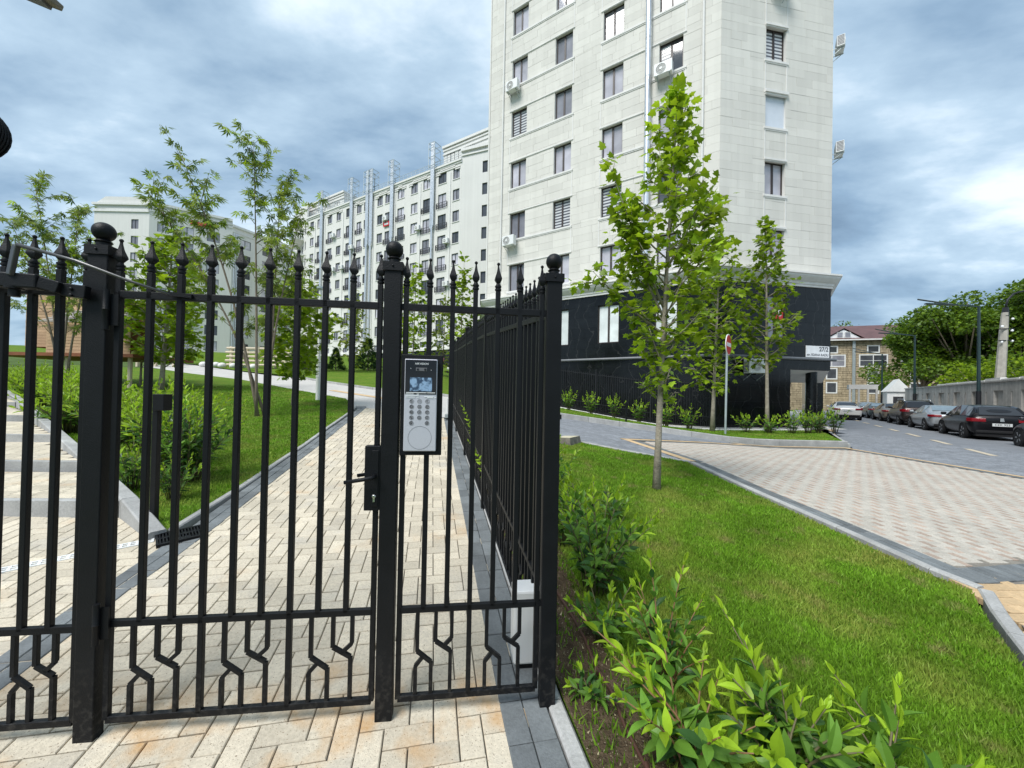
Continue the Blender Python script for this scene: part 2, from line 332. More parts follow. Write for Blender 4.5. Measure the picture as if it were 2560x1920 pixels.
def lay(parent, name, items, dims, m, off, ax, ay, nmax=300, restname=None, jit=.0015):
    """items: [(centre, vertical)], the nearest nmax as objects, the rest joined"""
    items = sorted(items, key=lambda t: t[0][0]**2+t[0][1]**2); l, w = dims
    v, f = brick_mesh(l, w); me = mesh_of(v, f, name=name); rest = MB(); rz = Matrix.Rotation(PI/2, 4, 'Z')
    for i, it in enumerate(items):
        M = slope_frame(it[0], ax, ay, off+random.uniform(-jit, jit)) @ Matrix.Rotation(random.uniform(-.006, .006), 4, 'X')
        if it[1]: M = M @ rz
        if i < nmax: link(name, me, m, parent, M)
        else: rest.add(v, f, M)
    if rest.v: build(rest, restname or name+'s', m, parent, kind='stuff')
def strip_pavers(parent, name, line, width_off, dims, m, off, nmax=60, gap=.005):
    """row of pavers along a polyline at lateral offset (to the right of travel)"""
    l, w = dims; items = []; carry = 0.
    rest = MB(); v, f = brick_mesh(l-gap, w-gap); me = mesh_of(v, f, name=name); k = 0
    for (p, q) in zip(line[:-1], line[1:]):
        p = np.array(p); q = np.array(q); d = q-p; L = np.linalg.norm(d); d /= L; n = np.array([d[1], -d[0]]); s = carry+l/2
        while s < L+l*.3:
            c = p+d*s+n*width_off; M = slope_frame(c, d, -n, off+random.uniform(-.002, .002))
            if k < nmax: link(name, me, m, parent, M)
            else: rest.add(v, f, M)
            k += 1; s += l
        carry = s-l/2-L
    if rest.v: build(rest, name+'s', m, parent, kind='stuff')
path_in = [(-2.40,.6),(-2.53,1.95),(-2.67,2.63),(-2.75,3.2),(-2.84,3.75),(-3.11,4.97),(-3.34,6.0),(-3.62,7.25),(-4.1,9.2),(-4.62,11.6),(-5.0,13.2)]
path_rt = [sr(s, -.235) for s in (-1.4, 0, 2, 4, 6, 8, 9.6)]
footpath = drape('footpath', path_in+[(-2.6,11.5)]+[tuple(p) for p in path_rt[::-1]], -.02, 'joint', kind='structure')
poly_path = [(-2.45,.6)]+path_in[1:]+[(-2.5,11.4)]+[tuple(p) for p in path_rt[::-1]]
bricks = hb(poly_path, A, R0, PR, PD)
lay(footpath, 'paver', bricks, (2*A-.006, A-.006), 'paver_cream', .0, PR, PD, 300, 'far_pavers')
# pavement to the side of the dark strip (foot of the steps)
side_poly = [(-4.9,.5),(-2.56,.5),(-2.68,2.0),(-2.82,2.8),(-3.0,3.45),(-3.15,3.5),(-5.75,5.05),(-6.9,3.6),(-6.5,1.0)]
lower_landing = drape('step_landing', side_poly, -.02, 'joint', kind='structure')
lay(lower_landing, 'paver', hb(side_poly, A, R0, PR, PD), (2*A-.006, A-.006), 'paver_cream', 0, PR, PD, 150, 'far_pavers')
edge_l = path_in
for i, o in enumerate((-.055, -.168)):
    strip_pavers(footpath, 'border_paver', edge_l, o, (.22, .113), 'paver_dark', .007, 90)
for i, o in enumerate((-.18, -.062)):
    strip_pavers(footpath, 'border_paver', [tuple(sr(s, 0)) for s in (-1.4, 3, 6, 9.6)], o, (.24, .118), 'paver_dark', .007, 60)
strip_pavers(footpath, 'border_paver', [tuple(sr(s, -2.12)) for s in (-1.2, -.02)], 0, (.235, .113), 'paver_dark', .008, 20)
def kerb_run(name, line, w, h, depth, off, m='kerb', seg=1.0, lat=0., ch=.012, zf=None):
    root = link(name, None, None, kind='structure')
    for (p, q) in zip(line[:-1], line[1:]):
        p = np.array(p, float); q = np.array(q, float); L = np.linalg.norm(q-p); d = (q-p)/L; n = np.array([d[1], -d[0]]); k = max(1, round(L/seg))
        for i in range(k):
            a = p+d*(L*i/k+.004)+n*lat; b = p+d*(L*(i+1)/k-.004)+n*lat; Z = zf or T_; za, zb = Z(*a)+off, Z(*b)+off; v = []
            for c, z in ((a, za), (b, zb)):
                for lx, lz in ((-w/2,-depth),(w/2,-depth),(w/2,h-ch),(w/2-ch,h),(-w/2+ch,h),(-w/2,h-ch)): v.append((c[0]+n[0]*lx, c[1]+n[1]*lx, z+lz))
            mb = MB(); mb.add(v, [(0,1,2,3,4,5)[::-1],(6,7,8,9,10,11)]+[(j, (j+1) % 6, 6+(j+1) % 6, 6+j) for j in range(6)])
            bm = bmesh.new(); me = mb.mesh(name='kerbstone'); bm.from_mesh(me); bmesh.ops.recalc_face_normals(bm, faces=bm.faces[:]); bm.to_mesh(me); bm.free()
            link('kerbstone', me, m, root)
    return root
kerb_run('path_kerb_right', [tuple(sr(s, .045)) for s in (-1.6, 0, 3, 6, 9.3)], .08, .015, .15, .0)
kerb_run('path_kerb_left', [(-3.16,3.62),(-3.38,4.9),(-3.62,6.0),(-3.90,7.25),(-4.4,9.2),(-4.95,11.6),(-5.4,13.3)], .075, .03, .12, 0)
kerb_run('path_kerb_end', [(-5.4,13.3),(-5.05,13.35)], .09, .05, .15, 0)
# steps at the left, climbing between kerbs
sk0, sk1 = np.array([-3.22, 3.42]), np.array([-15.8, 11.9]); sdv = (sk1-sk0)/np.linalg.norm(sk1-sk0); snv = np.array([-sdv[1], sdv[0]])*-1
steps = link('steps', None, None, kind='structure')
SD = np.array([-.06, .998])    # direction in which the steps climb
step_y = [3.85, 4.95, 6.2, 7.7, 9.3, 11.0, 13.0]; zst = .32
def kerb_x(y): return sk0[0]+(sk1[0]-sk0[0])*(y-sk0[1])/(sk1[1]-sk0[1])
for i, y0 in enumerate(step_y[:-1]):
    y1 = step_y[i+1]; z1 = zst+.12; zf = z1+.045*(y1-y0)
    for k in range(4):     # riser stones
        xr = kerb_x(y0)-.05; xa = xr-1.25*(k+1); xb = xr-1.25*k; tilt = .05
        mb = MB(); mb.add([(xa+.003,y0-tilt*(xr-xa),zst-.1),(xb-.003,y0-tilt*(xr-xb),zst-.1),(xb-.003,y0+.1-tilt*(xr-xb),zst-.1),(xa+.003,y0+.1-tilt*(xr-xa),zst-.1),
                       (xa+.003,y0-tilt*(xr-xa),z1),(xb-.003,y0-tilt*(xr-xb),z1),(xb-.003,y0+.1-tilt*(xr-xb),z1),(xa+.003,y0+.1-tilt*(xr-xa),z1)],
                      [(0,3,2,1),(4,5,6,7),(0,1,5,4),(1,2,6,5),(2,3,7,6),(3,0,4,7)])
        build(mb, 'riser_stone', 'kerb', steps)
    bed = MB(); bed.quad((kerb_x(y0)-5.5,y0-.15,z1-.012),(kerb_x(y0),y0+.1,z1-.012),(kerb_x(y1),y1+.02,zf-.012),(kerb_x(y0)-5.5,y1-.3,zf-.012)); build(bed, 'tread_bed', 'joint', steps)
    rows = int((y1-y0-.1)/.113); v, f = brick_mesh(.22, .107); me = mesh_of(v, f, name='paver')
    for r in range(rows+1):
        yy = y0+.16+r*.113; xr = kerb_x(yy); sh = .11*(r % 2); x = xr-.02-sh
        while x > xr-5.0 and x > -1.28*yy-.6:
            M = frame((x, yy-.05*(kerb_x(y0)-x), z1+(zf-z1)*(yy-y0)/(y1-y0)), (1,.05,0), (-.05,1,.07)); link('paver', me, 'paver_cream', steps, M); x -= .226
    zst = zf
def stair_z(x, y): return float(np.interp(y, step_y, [.33,.46,.58,.72,.9,1.08,1.25]))
kerb_run('steps_kerb', [(-3.2,3.45),(kerb_x(3.85),3.85),(kerb_x(4.95),4.95),(kerb_x(6.2),6.2),(kerb_x(7.7),7.7),(kerb_x(9.3),9.3),(kerb_x(11),11)], .13, .16, .3, 0, lat=.05,
         zf=lambda x, y: float(np.interp(y, [3.4,3.85,4.95,6.2,7.7,9.3,11], [.08,.30,.48,.66,.86,1.06,1.27])))
# ---------------------------------------------------------------- driveway, plaza, street, lawns
RU = np.array([.5635, .826]); RN = np.array([.826, -.5635])      # street direction, street right
def rd(a, o): return RU*a+RN*o
lawn_edge = [(1.17,9.6),(1.67,9.14),(2.41,8.46),(3.03,8.04),(3.56,7.65),(3.56,6.8),(3.59,5.88),(3.63,5.2),(3.72,4.4),(3.80,3.5),(3.88,3.2),(3.61,2.9),(3.40,2.64),(3.1,2.27),(2.3,1.3)]
kerb_far = [(-1.2,15.9),(1.92,15.2),(3.0,14.98),(4.1,14.62),(5.39,14.1),(6.37,13.62),(7.5,13.2),(10.0,13.15),(11.45,13.1)]
driveway = drape('driveway', [(-1.4,12.0),(1.17,9.6),(2.41,8.46),(3.56,7.65),(2.97,10.68),(6.98,12.35),(7.5,13.2),(6.37,13.62),(5.39,14.1),(4.1,14.62),(3.0,14.98),(1.92,15.2),(-1.2,15.9)], .004, 'paver_grey', kind='structure')
# grey driveway pavers near the plaza, laid herringbone
dp = [b for b in hb([(1.17,9.6),(2.41,8.46),(3.56,7.65),(2.97,10.68),(6.98,12.35),(7.3,13.1),(6.3,13.55),(5.3,14.0),(4.0,14.5),(2.0,15.1),(-.4,12.9)], .1, R0, PR, PD, any_corner=False)]
lay(driveway, 'paver', dp, (.192, .092), 'paver_grey', .012, PR, PD, 200, 'far_pavers')
plaza_poly = [(3.56,7.65),(3.56,6.8),(3.59,5.88),(3.63,5.2),(3.72,4.4),(3.80,3.5),(3.9,3.22),(4.8,3.4),(6.6,3.75),(10.9,4.6),(11.08,7.0),(11.12,9.4),(11.15,12.3),(11.3,12.9),(10,13.0),(7.5,13.05),(6.98,12.3),(2.97,10.68)]
plaza = drape('plaza', plaza_poly, .0, 'joint', kind='structure')
checker = [(3.90,7.3),(3.86,6.8),(3.89,5.88),(3.93,5.2),(4.02,4.4),(4.08,3.62),(6.6,4.1),(10.7,4.95),(10.75,9.4),(10.8,12.2),(8.6,12.6),(7.1,12.05),(3.55,10.32)]
PX = np.array([.9987, .05]); PY = np.array([-.05, .9987]); po = np.array([4.0, 4.0]); a2 = .066
cb_ = hb(checker, a2, po, PX, PY, any_corner=False)
pk = [c for c in cb_ if c[1] == 1 and c[2] == 0]; wh = [c for c in cb_ if not (c[1] == 1 and c[2] == 0)]
lay(plaza, 'white_paver', wh, (2*a2-.004, a2-.004), 'paver_white', .010, PX, PY, 300, 'white_pavers', .0008)
lay(plaza, 'pink_paver', pk, (2*a2-.004, a2-.004), 'paver_pink', .010, PX, PY, 200, 'pink_pavers', .0008)
def sheet_strip(name, line, w, lat, off, m, parent, **k):
    L = []; R = []
    for i, p in enumerate(line):
        p = np.array(p); a = np.array(line[max(i-1, 0)]); b = np.array(line[min(i+1, len(line)-1)]); d = (b-a)/np.linalg.norm(b-a); n = np.array([d[1], -d[0]])
        L.append(tuple(p+n*(lat-w/2))); R.append(tuple(p+n*(lat+w/2)))
    return drape(name, L+R[::-1], off, m, parent, **k)
for o in (.16, .275):    # dark edge along the lawn kerb
    strip_pavers(plaza, 'border_paver', [(3.56,7.62),(3.58,5.88),(3.63,5.2),(3.72,4.4),(3.82,3.3)][::-1], o, (.2, .11), 'paver_dark', .014, 60)
for o in (0, .11):
    strip_pavers(plaza, 'border_paver', [(4.02,3.38),(4.8,3.52),(6.6,3.85),(10.9,4.7)], o-.05, (.085, .22) if o == 0 else (.2, .05), 'paver_dark', .014, 60)
# tan and grey frame strips of the plaza
tri = [(3.62,7.86),(2.97,10.62),(6.98,12.22)]
sheet_strip('tan_strip', [(3.60,7.75),(3.05,10.45)], .20, .05, .016, 'paver_tan', plaza)
sheet_strip('tan_strip', [(2.95,10.5),(6.98,12.16),(7.6,12.75)], .18, .1, .017, 'paver_tan', plaza)
sheet_strip('grey_strip', [(3.78,7.75),(3.30,10.2)], .16, .05, .014, 'paver_dark', plaza)
sheet_strip('grey_strip', [(3.3,10.42),(7.05,11.98),(8.6,12.55),(11.0,12.45)], .16, .1, .014, 'paver_dark', plaza)
sheet_strip('tan_strip', [(7.4,12.83),(8.7,12.86),(11.2,12.8)], .16, .0, .017, 'paver_tan', plaza)
sheet_strip('grey_strip', [(10.9,12.4),(10.86,9.4),(10.82,4.9)], .16, 0, .014, 'paver_dark', plaza)
sheet_strip('tan_strip', [(11.08,12.7),(11.03,9.4),(11.0,4.7)], .15, 0, .017, 'paver_tan', plaza)
tan_area = drape('tan_paving', [(3.90,3.22),(4.8,3.44),(10.9,4.65),(11,1),(2.4,.6),(2.5,1.25),(3.3,2.3),(3.85,3.0)], .0, 'joint', kind='structure')
lay(tan_area, 'paver', hb([(3.92,3.2),(4.8,3.38),(10.9,4.6),(11,1.5),(3.0,1.2),(3.45,2.35),(3.8,2.8)], .1, po, PX, PY), (.194, .094), 'paver_tan', .012, PX, PY, 200, 'far_pavers')
# street
street_poly = [tuple(p) for p in (rd(2, 1.0), (11.1,4.6), (11.12,9.4), (11.2,12.6), rd(24.5,2.45), rd(75,2.45), rd(75,9.6), rd(2,9.6))]
street = drape('street', street_poly, .004, 'paver_grey', kind='structure', step=2)
sp = hb([(11.15,6),(11.15,9.4),(11.25,12.6),tuple(rd(24,2.5)),tuple(rd(27,2.5)),tuple(rd(20,6.5)),tuple(rd(13.5,6.5))], .1, rd(10,3), RU, -RN, any_corner=False)
lay(street, 'paver', sp, (.192, .092), 'paver_grey', .010, RU, -RN, 150, 'far_pavers')
for k in range(10):
    a0 = 17.0+k*3.67 if k else 15.2
    a0 = [17.65, 21.2, 24.85, 28.5, 32.3, 36.2, 40, 43.8, 47.6][k] if k < 9 else 51.4
    a1 = a0+2.0
    drape('lane_dash', [tuple(rd(a0,5.36)), tuple(rd(a1,5.36)), tuple(rd(a1,5.54)), tuple(rd(a0,5.54))], .019, 'dash', street, step=5)
sheet_strip('tan_strip', [tuple(rd(23.2,2.2)), tuple(rd(28,2.55)), tuple(rd(60,2.55))], .3, 0, .018, 'paver_tan', street)
sidewalk = drape('sidewalk', [tuple(rd(22.6,2.0)), tuple(rd(28,2.3)), tuple(rd(60,2.3)), tuple(rd(60,-1.2)), tuple(rd(27.6,-.6)), tuple(rd(27.0,1.55))], .13, 'concrete', kind='structure', step=3)
verge = drape('verge', [tuple(rd(2,9.5)), tuple(rd(75,9.5)), tuple(rd(75,30)), tuple(rd(2,30))], .03, 'concrete', kind='structure', step=4)
kerb_run('street_kerb', [tuple(rd(12,9.65)), tuple(rd(60,9.65))], .15, .14, .2, 0, seg=2.0)
kerb_run('corner_kerb', [(11.45,13.1), tuple(rd(27.0,2.2)), tuple(rd(60,2.3))], .14, .11, .2, 0, seg=1.5)
kerb_run('driveway_kerb', kerb_far, .15, .2, .2, 0, lat=-.075)
kerb_run('lawn_kerb', lawn_edge, .09, .03, .15, .0, lat=-.045)
# left driveway of pale concrete beyond the path
conc_near = [(-30,31.2),(-27.4,29.9),(-16.6,23.6),(-10.3,18.6),(-6.8,15.8),(-5.6,13.5)]
conc_far = [(-31,36.2),(-25.6,33.0),(-21.5,30.5),(-14.2,26.2),(-11.4,23.6),(-7.34,20.4),(-3.74,18.9),(-1.2,15.95)]
drive_left = drape('concrete_drive', conc_near+[(-5.0,13.25),(-2.6,11.5),(-1.4,11.9)]+conc_far[::-1], .0, 'concrete', kind='structure', step=1)
kerb_run('drive_kerb', conc_far[3:], .12, .12, .2, 0, seg=1.2)
sheet_strip('tan_strip', [(-9.0,19.2),(-5.4,16.4),(-3.4,14.9)], .35, 0, .012, 'paver_tan', drive_left)
far_lawn = drape('far_lawn', [(-14.3,26.35),(-11.4,23.75),(-7.3,20.55),(-3.7,19.05),(-.9,16.1),(6,30),(10,55),(-60,100),(-60,60)], .08, 'lawn', kind='structure', step=2)
far_lawn2 = drape('far_lawn_left', [(-31,36.3),(-25.6,33.1),(-21.5,30.6),(-16.5,28.2),(-34,52),(-75,70),(-75,36)], .05, 'lawn', kind='structure', step=2)
left_lawn_poly = [(-3.19,3.60),(-3.40,4.9),(-3.64,6.0),(-3.92,7.25),(-4.42,9.2),(-4.97,11.6),(-5.44,13.3),(-6.8,15.75),(-10.3,18.55),(-16.6,23.5),(-27.4,29.8),(-34,29.8),(-34,22),(-16,12.1),(-8.65,7.3),(-5.7,5.28)]
left_lawn = drape('left_lawn', left_lawn_poly, .015, 'lawn', kind='structure')
right_lawn_poly = [tuple(sr(s, .09)) for s in (-1.6, 0, 4, 9.3)]+[(-1.2,11.7)]+[(x-.09, y-.03) for x, y in lawn_edge]
right_lawn = drape('right_lawn', right_lawn_poly, .012, 'lawn', kind='structure', step=.4)
soil = drape('soil_bed', [tuple(sr(s, .09)) for s in (-1.6, 0, 2, 4, 7)]+[tuple(sr(s, r)) for s, r in ((7,.35),(4,.5),(2.2,.62),(.9,.55),(.2,.5),(-.4,.46),(-1.0,.55),(-1.6,.5))], .022, 'soil', kind='structure', step=.4)
strip_poly = [(-1.2,16.05),(1.92,15.35),(3.0,15.13),(4.1,14.77),(5.39,14.25),(6.37,13.77),(7.5,13.35),(10.0,13.3),(11.4,13.25),tuple(rd(26.9,1.55)),(15.2,18.7),(10.1,17.0),(7.2,18.45),(1.6,21.7),(-1.2,23)]
strip_lawn = drape('verge_lawn', strip_poly, .19, 'lawn', kind='structure', step=1)
foot_slab = drape('building_apron', [(9.45,16.9),(15.9,18.2),(16.5,20.5),(9,22),(-4,27),(-4,24.2),(1.3,21.9),(6.4,19.05)], .23, 'concrete', kind='structure', step=1)
# drain grate, channel
gr = thing('drain_grate', 'black cast iron drain grate at the tip of the planted bed', 'drain grate', (-3.0,3.52,.22))
g0 = np.array([-2.99,3.52]); gM = slope_frame(g0, np.array([.72,.69]), np.array([-.69,.72]), .03) @ Matrix.Diagonal((.85,1.35,1,1))
mb = MB()
for x0, x1, y0, y1 in ((-.2,.2,-.1,-.08),(-.2,.2,.08,.1),(-.2,-.18,-.08,.08),(.18,.2,-.08,.08),(-.18,.18,-.008,.008)): mb.box(x0,x1,y0,y1,-.03,0,gM)
build(mb, 'frame', 'iron', gr)
for i in range(14):
    mb = MB(); mb.box(-.172+i*.026,-.16+i*.026,-.08,-.008,-.028,-.001,gM); mb.box(-.172+i*.026,-.16+i*.026,.008,.08,-.028,-.001,gM); build(mb, 'grate_bar', 'iron', gr)
mb = MB(); mb.box(-.18,.18,-.08,.08,-.028,-.022,gM); build(mb, 'sump', 'under', gr)
ch = thing('channel_drain', 'narrow white slotted drain channel crossing the pavers beside the steps', 'drain', (-3.7,2.9,.17))
c0, c1 = np.array([-4.6,2.28]), np.array([-3.2,3.42]); L = np.linalg.norm(c1-c0); d = (c1-c0)/L; n_ = np.array([-d[1], d[0]]); mb = MB(); mb2 = MB()
k = 0
while k*.05 < L:
    c = c0+d*k*.05; M = slope_frame(c, d, n_, .008)
    mb.box(0,.05,-.045,-.03,-.03,0,M); mb.box(0,.05,.03,.045,-.03,0,M); mb.box(0,.05,-.006,.006,-.03,0,M); mb.box(.032,.05,-.03,.03,-.03,-.001,M); mb2.box(0,.05,-.03,.03,-.032,-.03,M); k += 1
build(mb, 'slotted_cover', 'white_plastic', ch); build(mb2, 'trough', 'under', ch)

# ---------------------------------------------------------------- grass blades (near lawns) as one mass each
def blades(name, poly, n, hmin, hmax, near, m='grass', off=.0, zf=None, label=None, cat='grass', wfac=1., maxd=99):
    lo = np.array(poly).min(0); hi = np.array(poly).max(0); pts = []
    tot = 0
    while tot < n:
        u = rng.random((n*2, 2))*(hi-lo)+lo; u = u[pip(u, poly)]; dd = np.hypot(u[:,0], u[:,1])
        keep = rng.random(len(u)) < np.minimum(1, (near/np.maximum(dd, .1))**1.6); keep &= dd < maxd
        u = u[keep]; pts.append(u); tot += len(u)
        if len(u) == 0: break
    P = np.concatenate(pts)[:n]; k = len(P); z = T_np(P)+off; dd = np.hypot(P[:,0], P[:,1])
    clump = .75+.5*np.sin(P[:,0]*7+np.sin(P[:,1]*5)*2)*np.sin(P[:,1]*6.3)
    h = (hmin+(hmax-hmin)*rng.random(k))*(.75+.35*clump); w = (.0022+.0010*dd)*wfac; a = rng.random(k)*2*PI; lean = rng.normal(0, .45, k)*h; la = rng.random(k)*2*PI
    base = np.column_stack([P, z-.004]); side = np.column_stack([np.cos(a)*w, np.sin(a)*w, np.zeros(k)])
    tip = base+np.column_stack([np.cos(la)*lean, np.sin(la)*lean, h])
    vv = np.stack([base-side, base+side, tip], 1).reshape(-1, 3)
    return soup(name, vv, 3, m, kind='stuff', label=label, cat=cat)
grass_poly = [tuple(sr(s, r)) for s, r in ((-1.6,.42),(-1.0,.47),(-.4,.40),(.2,.44),(.9,.48),(2.2,.55),(4,.44),(7,.3),(9.3,.1))]+right_lawn_poly[4:]
blades('grass', grass_poly, 170000, .018, .042, 2.6, off=.012, label='short mown grass on the lawn beside the shrubs and the young tree')
blades('grass', left_lawn_poly, 60000, .02, .045, 6, off=.015, label='short mown grass on the lawn behind the gate', maxd=24)
blades('grass', strip_poly, 24000, .02, .05, 14, off=.19, label='short grass on the verge in front of the black granite plinth', wfac=.8)
soil_poly = [tuple(sr(s, .1)) for s in (-1.6, 0, 2, 4, 7)]+[tuple(sr(s, r)) for s, r in ((7,.35),(4,.5),(2.2,.62),(.9,.55),(.2,.5),(-.4,.46),(-1.6,.5))]
blades('weeds', soil_poly, 1500, .02, .07, 1.8, off=.022, label='sparse weeds in the soil bed along the kerb', wfac=1.5)
blades('dry_straw', soil_poly, 900, .004, .02, 1.8, m='straw', off=.024, label='dry straw scattered over the soil bed', cat='straw', wfac=1.3)
# ---------------------------------------------------------------- iron fence and gate
GD = V((PR[0]*.9927/.999, 0, 0)); GA = math.atan2(1.988-1.737, .206+1.863)
GDV = V((math.cos(GA), math.sin(GA), 0)); GN = V((math.sin(GA), -math.cos(GA), 0))    # along gate, towards viewer
PL, PM, PRt = V((-1.863,1.737,0)), V((-.591,1.887,0)), V((.206,1.988,0))
def spear_mesh():
    b = MB(); b.lathe([(.0125,0),(.0125,.004),(.0165,.006),(.0165,.014),(.013,.016),(.013,.02),(.0165,.022),(.0165,.030),(.012,.032),(.0105,.04)], 14)
    b.lathe([(.009,.04),(.0255,.062),(.024,.070),(.012,.098),(.006,.125),(.0055,.136)], 4, ph=PI/4); b.ball((0,0,.141), .0085, 10, 6); return b.mesh(rad(40), 'spear')
SPEAR = spear_mesh(); _barm = {}
def bar_mesh(L, w):
    k = (round(L, 3), w)
    if k not in _barm: b = MB(); b.box(-w/2,w/2,-w/2,w/2,0,L); _barm[k] = b.mesh(name='bar')
    return _barm[k]
def panel(root, A, B, p, n, zb=.09, zl=.517, zt=2.0, ztop=2.10, w=.024, full0=0, skip=(), joined=False, edge=True, m='iron', spear=True, lean=0):
    """railing panel: bars at spacing p from A towards B (3-D base points, may slope)"""
    A, B = V(A), V(B); d = V((B.x-A.x, B.y-A.y, 0)); L = d.length; d /= L; sl = (B.z-A.z)/L; nn = V((d.y, -d.x, 0))
    R3 = Matrix(((d.x,-nn.x,0,0),(d.y,-nn.y,0,0),(0,0,1,0),(0,0,0,1)))
    def pt(u, z, o=0): return A+d*u+V((0,0,z+sl*u))+nn*o
    J = MB()
    def put(name, mb=None, me=None, M=None, par=root, bev=.0025):
        if joined:
            if mb: J.add(mb.v, mb.f)
            return None
        return link(name, me or mb.mesh(name=name), m, par, M, bevel=bev)
    for nm, z, h in (('top_rail', zt, .034), ('lower_rail', zl, .03), ('bottom_rail', zb, .03)):
        b = MB(); b.bar(pt(0, z), pt(L, z), .024, h); put(nm, b)
    us = [i*p for i in range(n)]
    for i, u in enumerate(us):
        if i in skip: continue
        fl = (i-full0) % 3 == 0 or (edge and i in (0, n-1)); z0 = zb if fl else zl
        if joined:
            b = MB(); b.bar(pt(u, z0), pt(u, ztop), w, w, tuple(nn)); J.add(b.v, b.f)
            if spear: b = MB(); b.lathe([(.016,0),(.016,.03),(.009,.035),(.025,.06),(.006,.13),(.008,.14),(.002,.148)], 5, Matrix.Translation(pt(u, ztop))); J.add(b.v, b.f)
            continue
        o = link('bar', bar_mesh(ztop-z0, w), m, root, Matrix.Translation(pt(u, z0)) @ R3, bevel=.0025)
        if spear: link('spear', SPEAR, m, o, Matrix.Translation(pt(u, ztop)) @ R3)
    q = .018
    i = full0 % 3
    while i > 0: i -= 3
    while i < n-1:
        u0 = us[0]+i*p; W = 3*p; H = zl-zb; i += 3
        def P_(a, z): return pt(u0+a*W, zb+z*H)
        def inside(*us_): return all(-.01 < u0+a*W < us[-1]+.01 for a in us_)
        if inside(.24, .48):
            for ch_ in ([(.26,1),(.26,.52),(.46,.385),(.46,0)], [(.345,.455),(.24,.35),(.24,0)]):
                b = MB()
                for a, c in zip(ch_[:-1], ch_[1:]): b.bar(P_(*a), P_(*c), q, q, tuple(nn))
                put('crooked_bar', b, bev=.0015)
        if inside(.52, .75):
            for ch_ in ([(.52,1),(.52,.62),(.735,.5),(.735,0)], [(.64,.56),(.75,.65),(.75,1)]):
                b = MB()
                for a, c in zip(ch_[:-1], ch_[1:]): b.bar(P_(*a), P_(*c), q, q, tuple(nn))
                put('crooked_bar', b, bev=.0015)
    if joined: build(J, 'railing', m, root, kind='stuff')
def post(name, label, base, H=2.2, w=.08, group=None, dirv=None, ball=.042, m='iron'):
    t = thing(name, label, 'post', base, group); d = dirv or GDV; M = frame(base, d)
    b = MB(); b.box(-w/2,w/2,-w*.36,w*.36,-.05,H); link('shaft', b.mesh(name='shaft'), m, t, M, bevel=.004)
    c = MB(); k = w/2+.008; c.box(-k,k,-k*.76,k*.76,H-.03,H+.012); c.lathe([(.026,H+.012),(.026,H+.028),(.032,H+.034),(.022,H+.045)], 16)
    link('cap', c.mesh(rad(35), 'cap'), m, t, M)
    if ball: s = MB(); s.ball((0,0,H+.042+ball*.92), ball, 28, 18); link('ball', s.mesh(0, 'ball'), m, t, M)
    s = MB(); s.lathe([(.005,0),(.005,.003),(.003,.005)], 10, Matrix.Translation((0,-k*.76-.0005,H-.008)) @ Matrix.Rotation(PI/2,4,'X')); link('rivet', s.mesh(0, 'rivet'), m, t, M)
    return t
post('gate_post', 'thick black iron gate post with ball finial holding the gate hinges', PL, 2.2)
post('gate_post', 'black iron post with ball finial between the gate and the intercom', PM, 2.2)
post('fence_post', 'black iron corner post with ball finial beside the white cabinet', PRt, 2.19)
# gate leaf
gate = thing('gate', 'black iron pedestrian gate with spear tops and lever handle', 'gate', PL)
ga = PL+GDV*.072; gb = PM-GDV*.062
panel(gate, ga, gb, ((gb-ga).length)/9, 10, full0=0, ztop=2.105)
def obx(b, c, hx, hy, hz, M=None): b.box(c[0]-hx,c[0]+hx,c[1]-hy,c[1]+hy,c[2]-hz,c[2]+hz, M)
GM = frame((0,0,0), GDV)         # local: x along gate, y away from viewer, z up
GP = lambda base, u, n, z: base+GDV*u+GN*n+V((0,0,z))
for z in (1.925, .53):
    b = MB(); M = frame(GP(PL,.046,.035,z), GDV); b.lathe([(.013,-.09),(.013,-.003),(.015,0),(.013,.003),(.013,.09)], 12); obx(b,(.02,.012,0),.022,.004,.07); link('hinge', b.mesh(rad(35),'hinge'), 'iron', gate, M)
lp = link('lock_case', (lambda b: (obx(b,(0,0,0),.036,.02,.155), b.mesh(name='lock_case'))[1])(MB()), 'iron', gate, frame(GP(PM,-.076,.008,1.165), GDV), bevel=.003)
b = MB(); obx(b,(.014,-.022,.0),.016,.003,.135); link('handle_plate', b.mesh(name='handle_plate'), 'iron', lp, frame(GP(PM,-.076,.008,1.165), GDV), bevel=.008)
b = MB(); b.tube([(.014,-.02,.012),(.014,-.055,.012),(.008,-.064,.011),(-.03,-.066,.004),(-.115,-.062,-.01)],[.010,.010,.010,.0095,.009],12); link('handle', b.mesh(0,'handle'), 'iron', lp, frame(GP(PM,-.076,.008,1.165), GDV))
b = MB(); b.tube([(.014,.02,.012),(.014,.06,.012),(-.03,.066,.004),(-.09,.064,-.004)],.009,10); link('handle', b.mesh(0,'handle'), 'iron', lp, frame(GP(PM,-.076,.008,1.165), GDV))
b = MB(); b.lathe([(.0085,0),(.0085,.006),(.006,.008)],14,TR(.012,-.024,-.085)@Matrix.Rotation(PI/2,4,'X')); obx(b,(.012,-.027,-.098),.0042,.003,.013); link('key_cylinder', b.mesh(rad(35),'key_cylinder'), 'steel', lp, frame(GP(PM,-.076,.008,1.165), GDV))
b = MB(); obx(b,(0,0,0),.006,.018,.016); 
for z in (1.30,1.06): link('bolt', b.mesh(name='bolt'), 'steel', gate, frame(GP(PM,-.046,0,z), GDV))
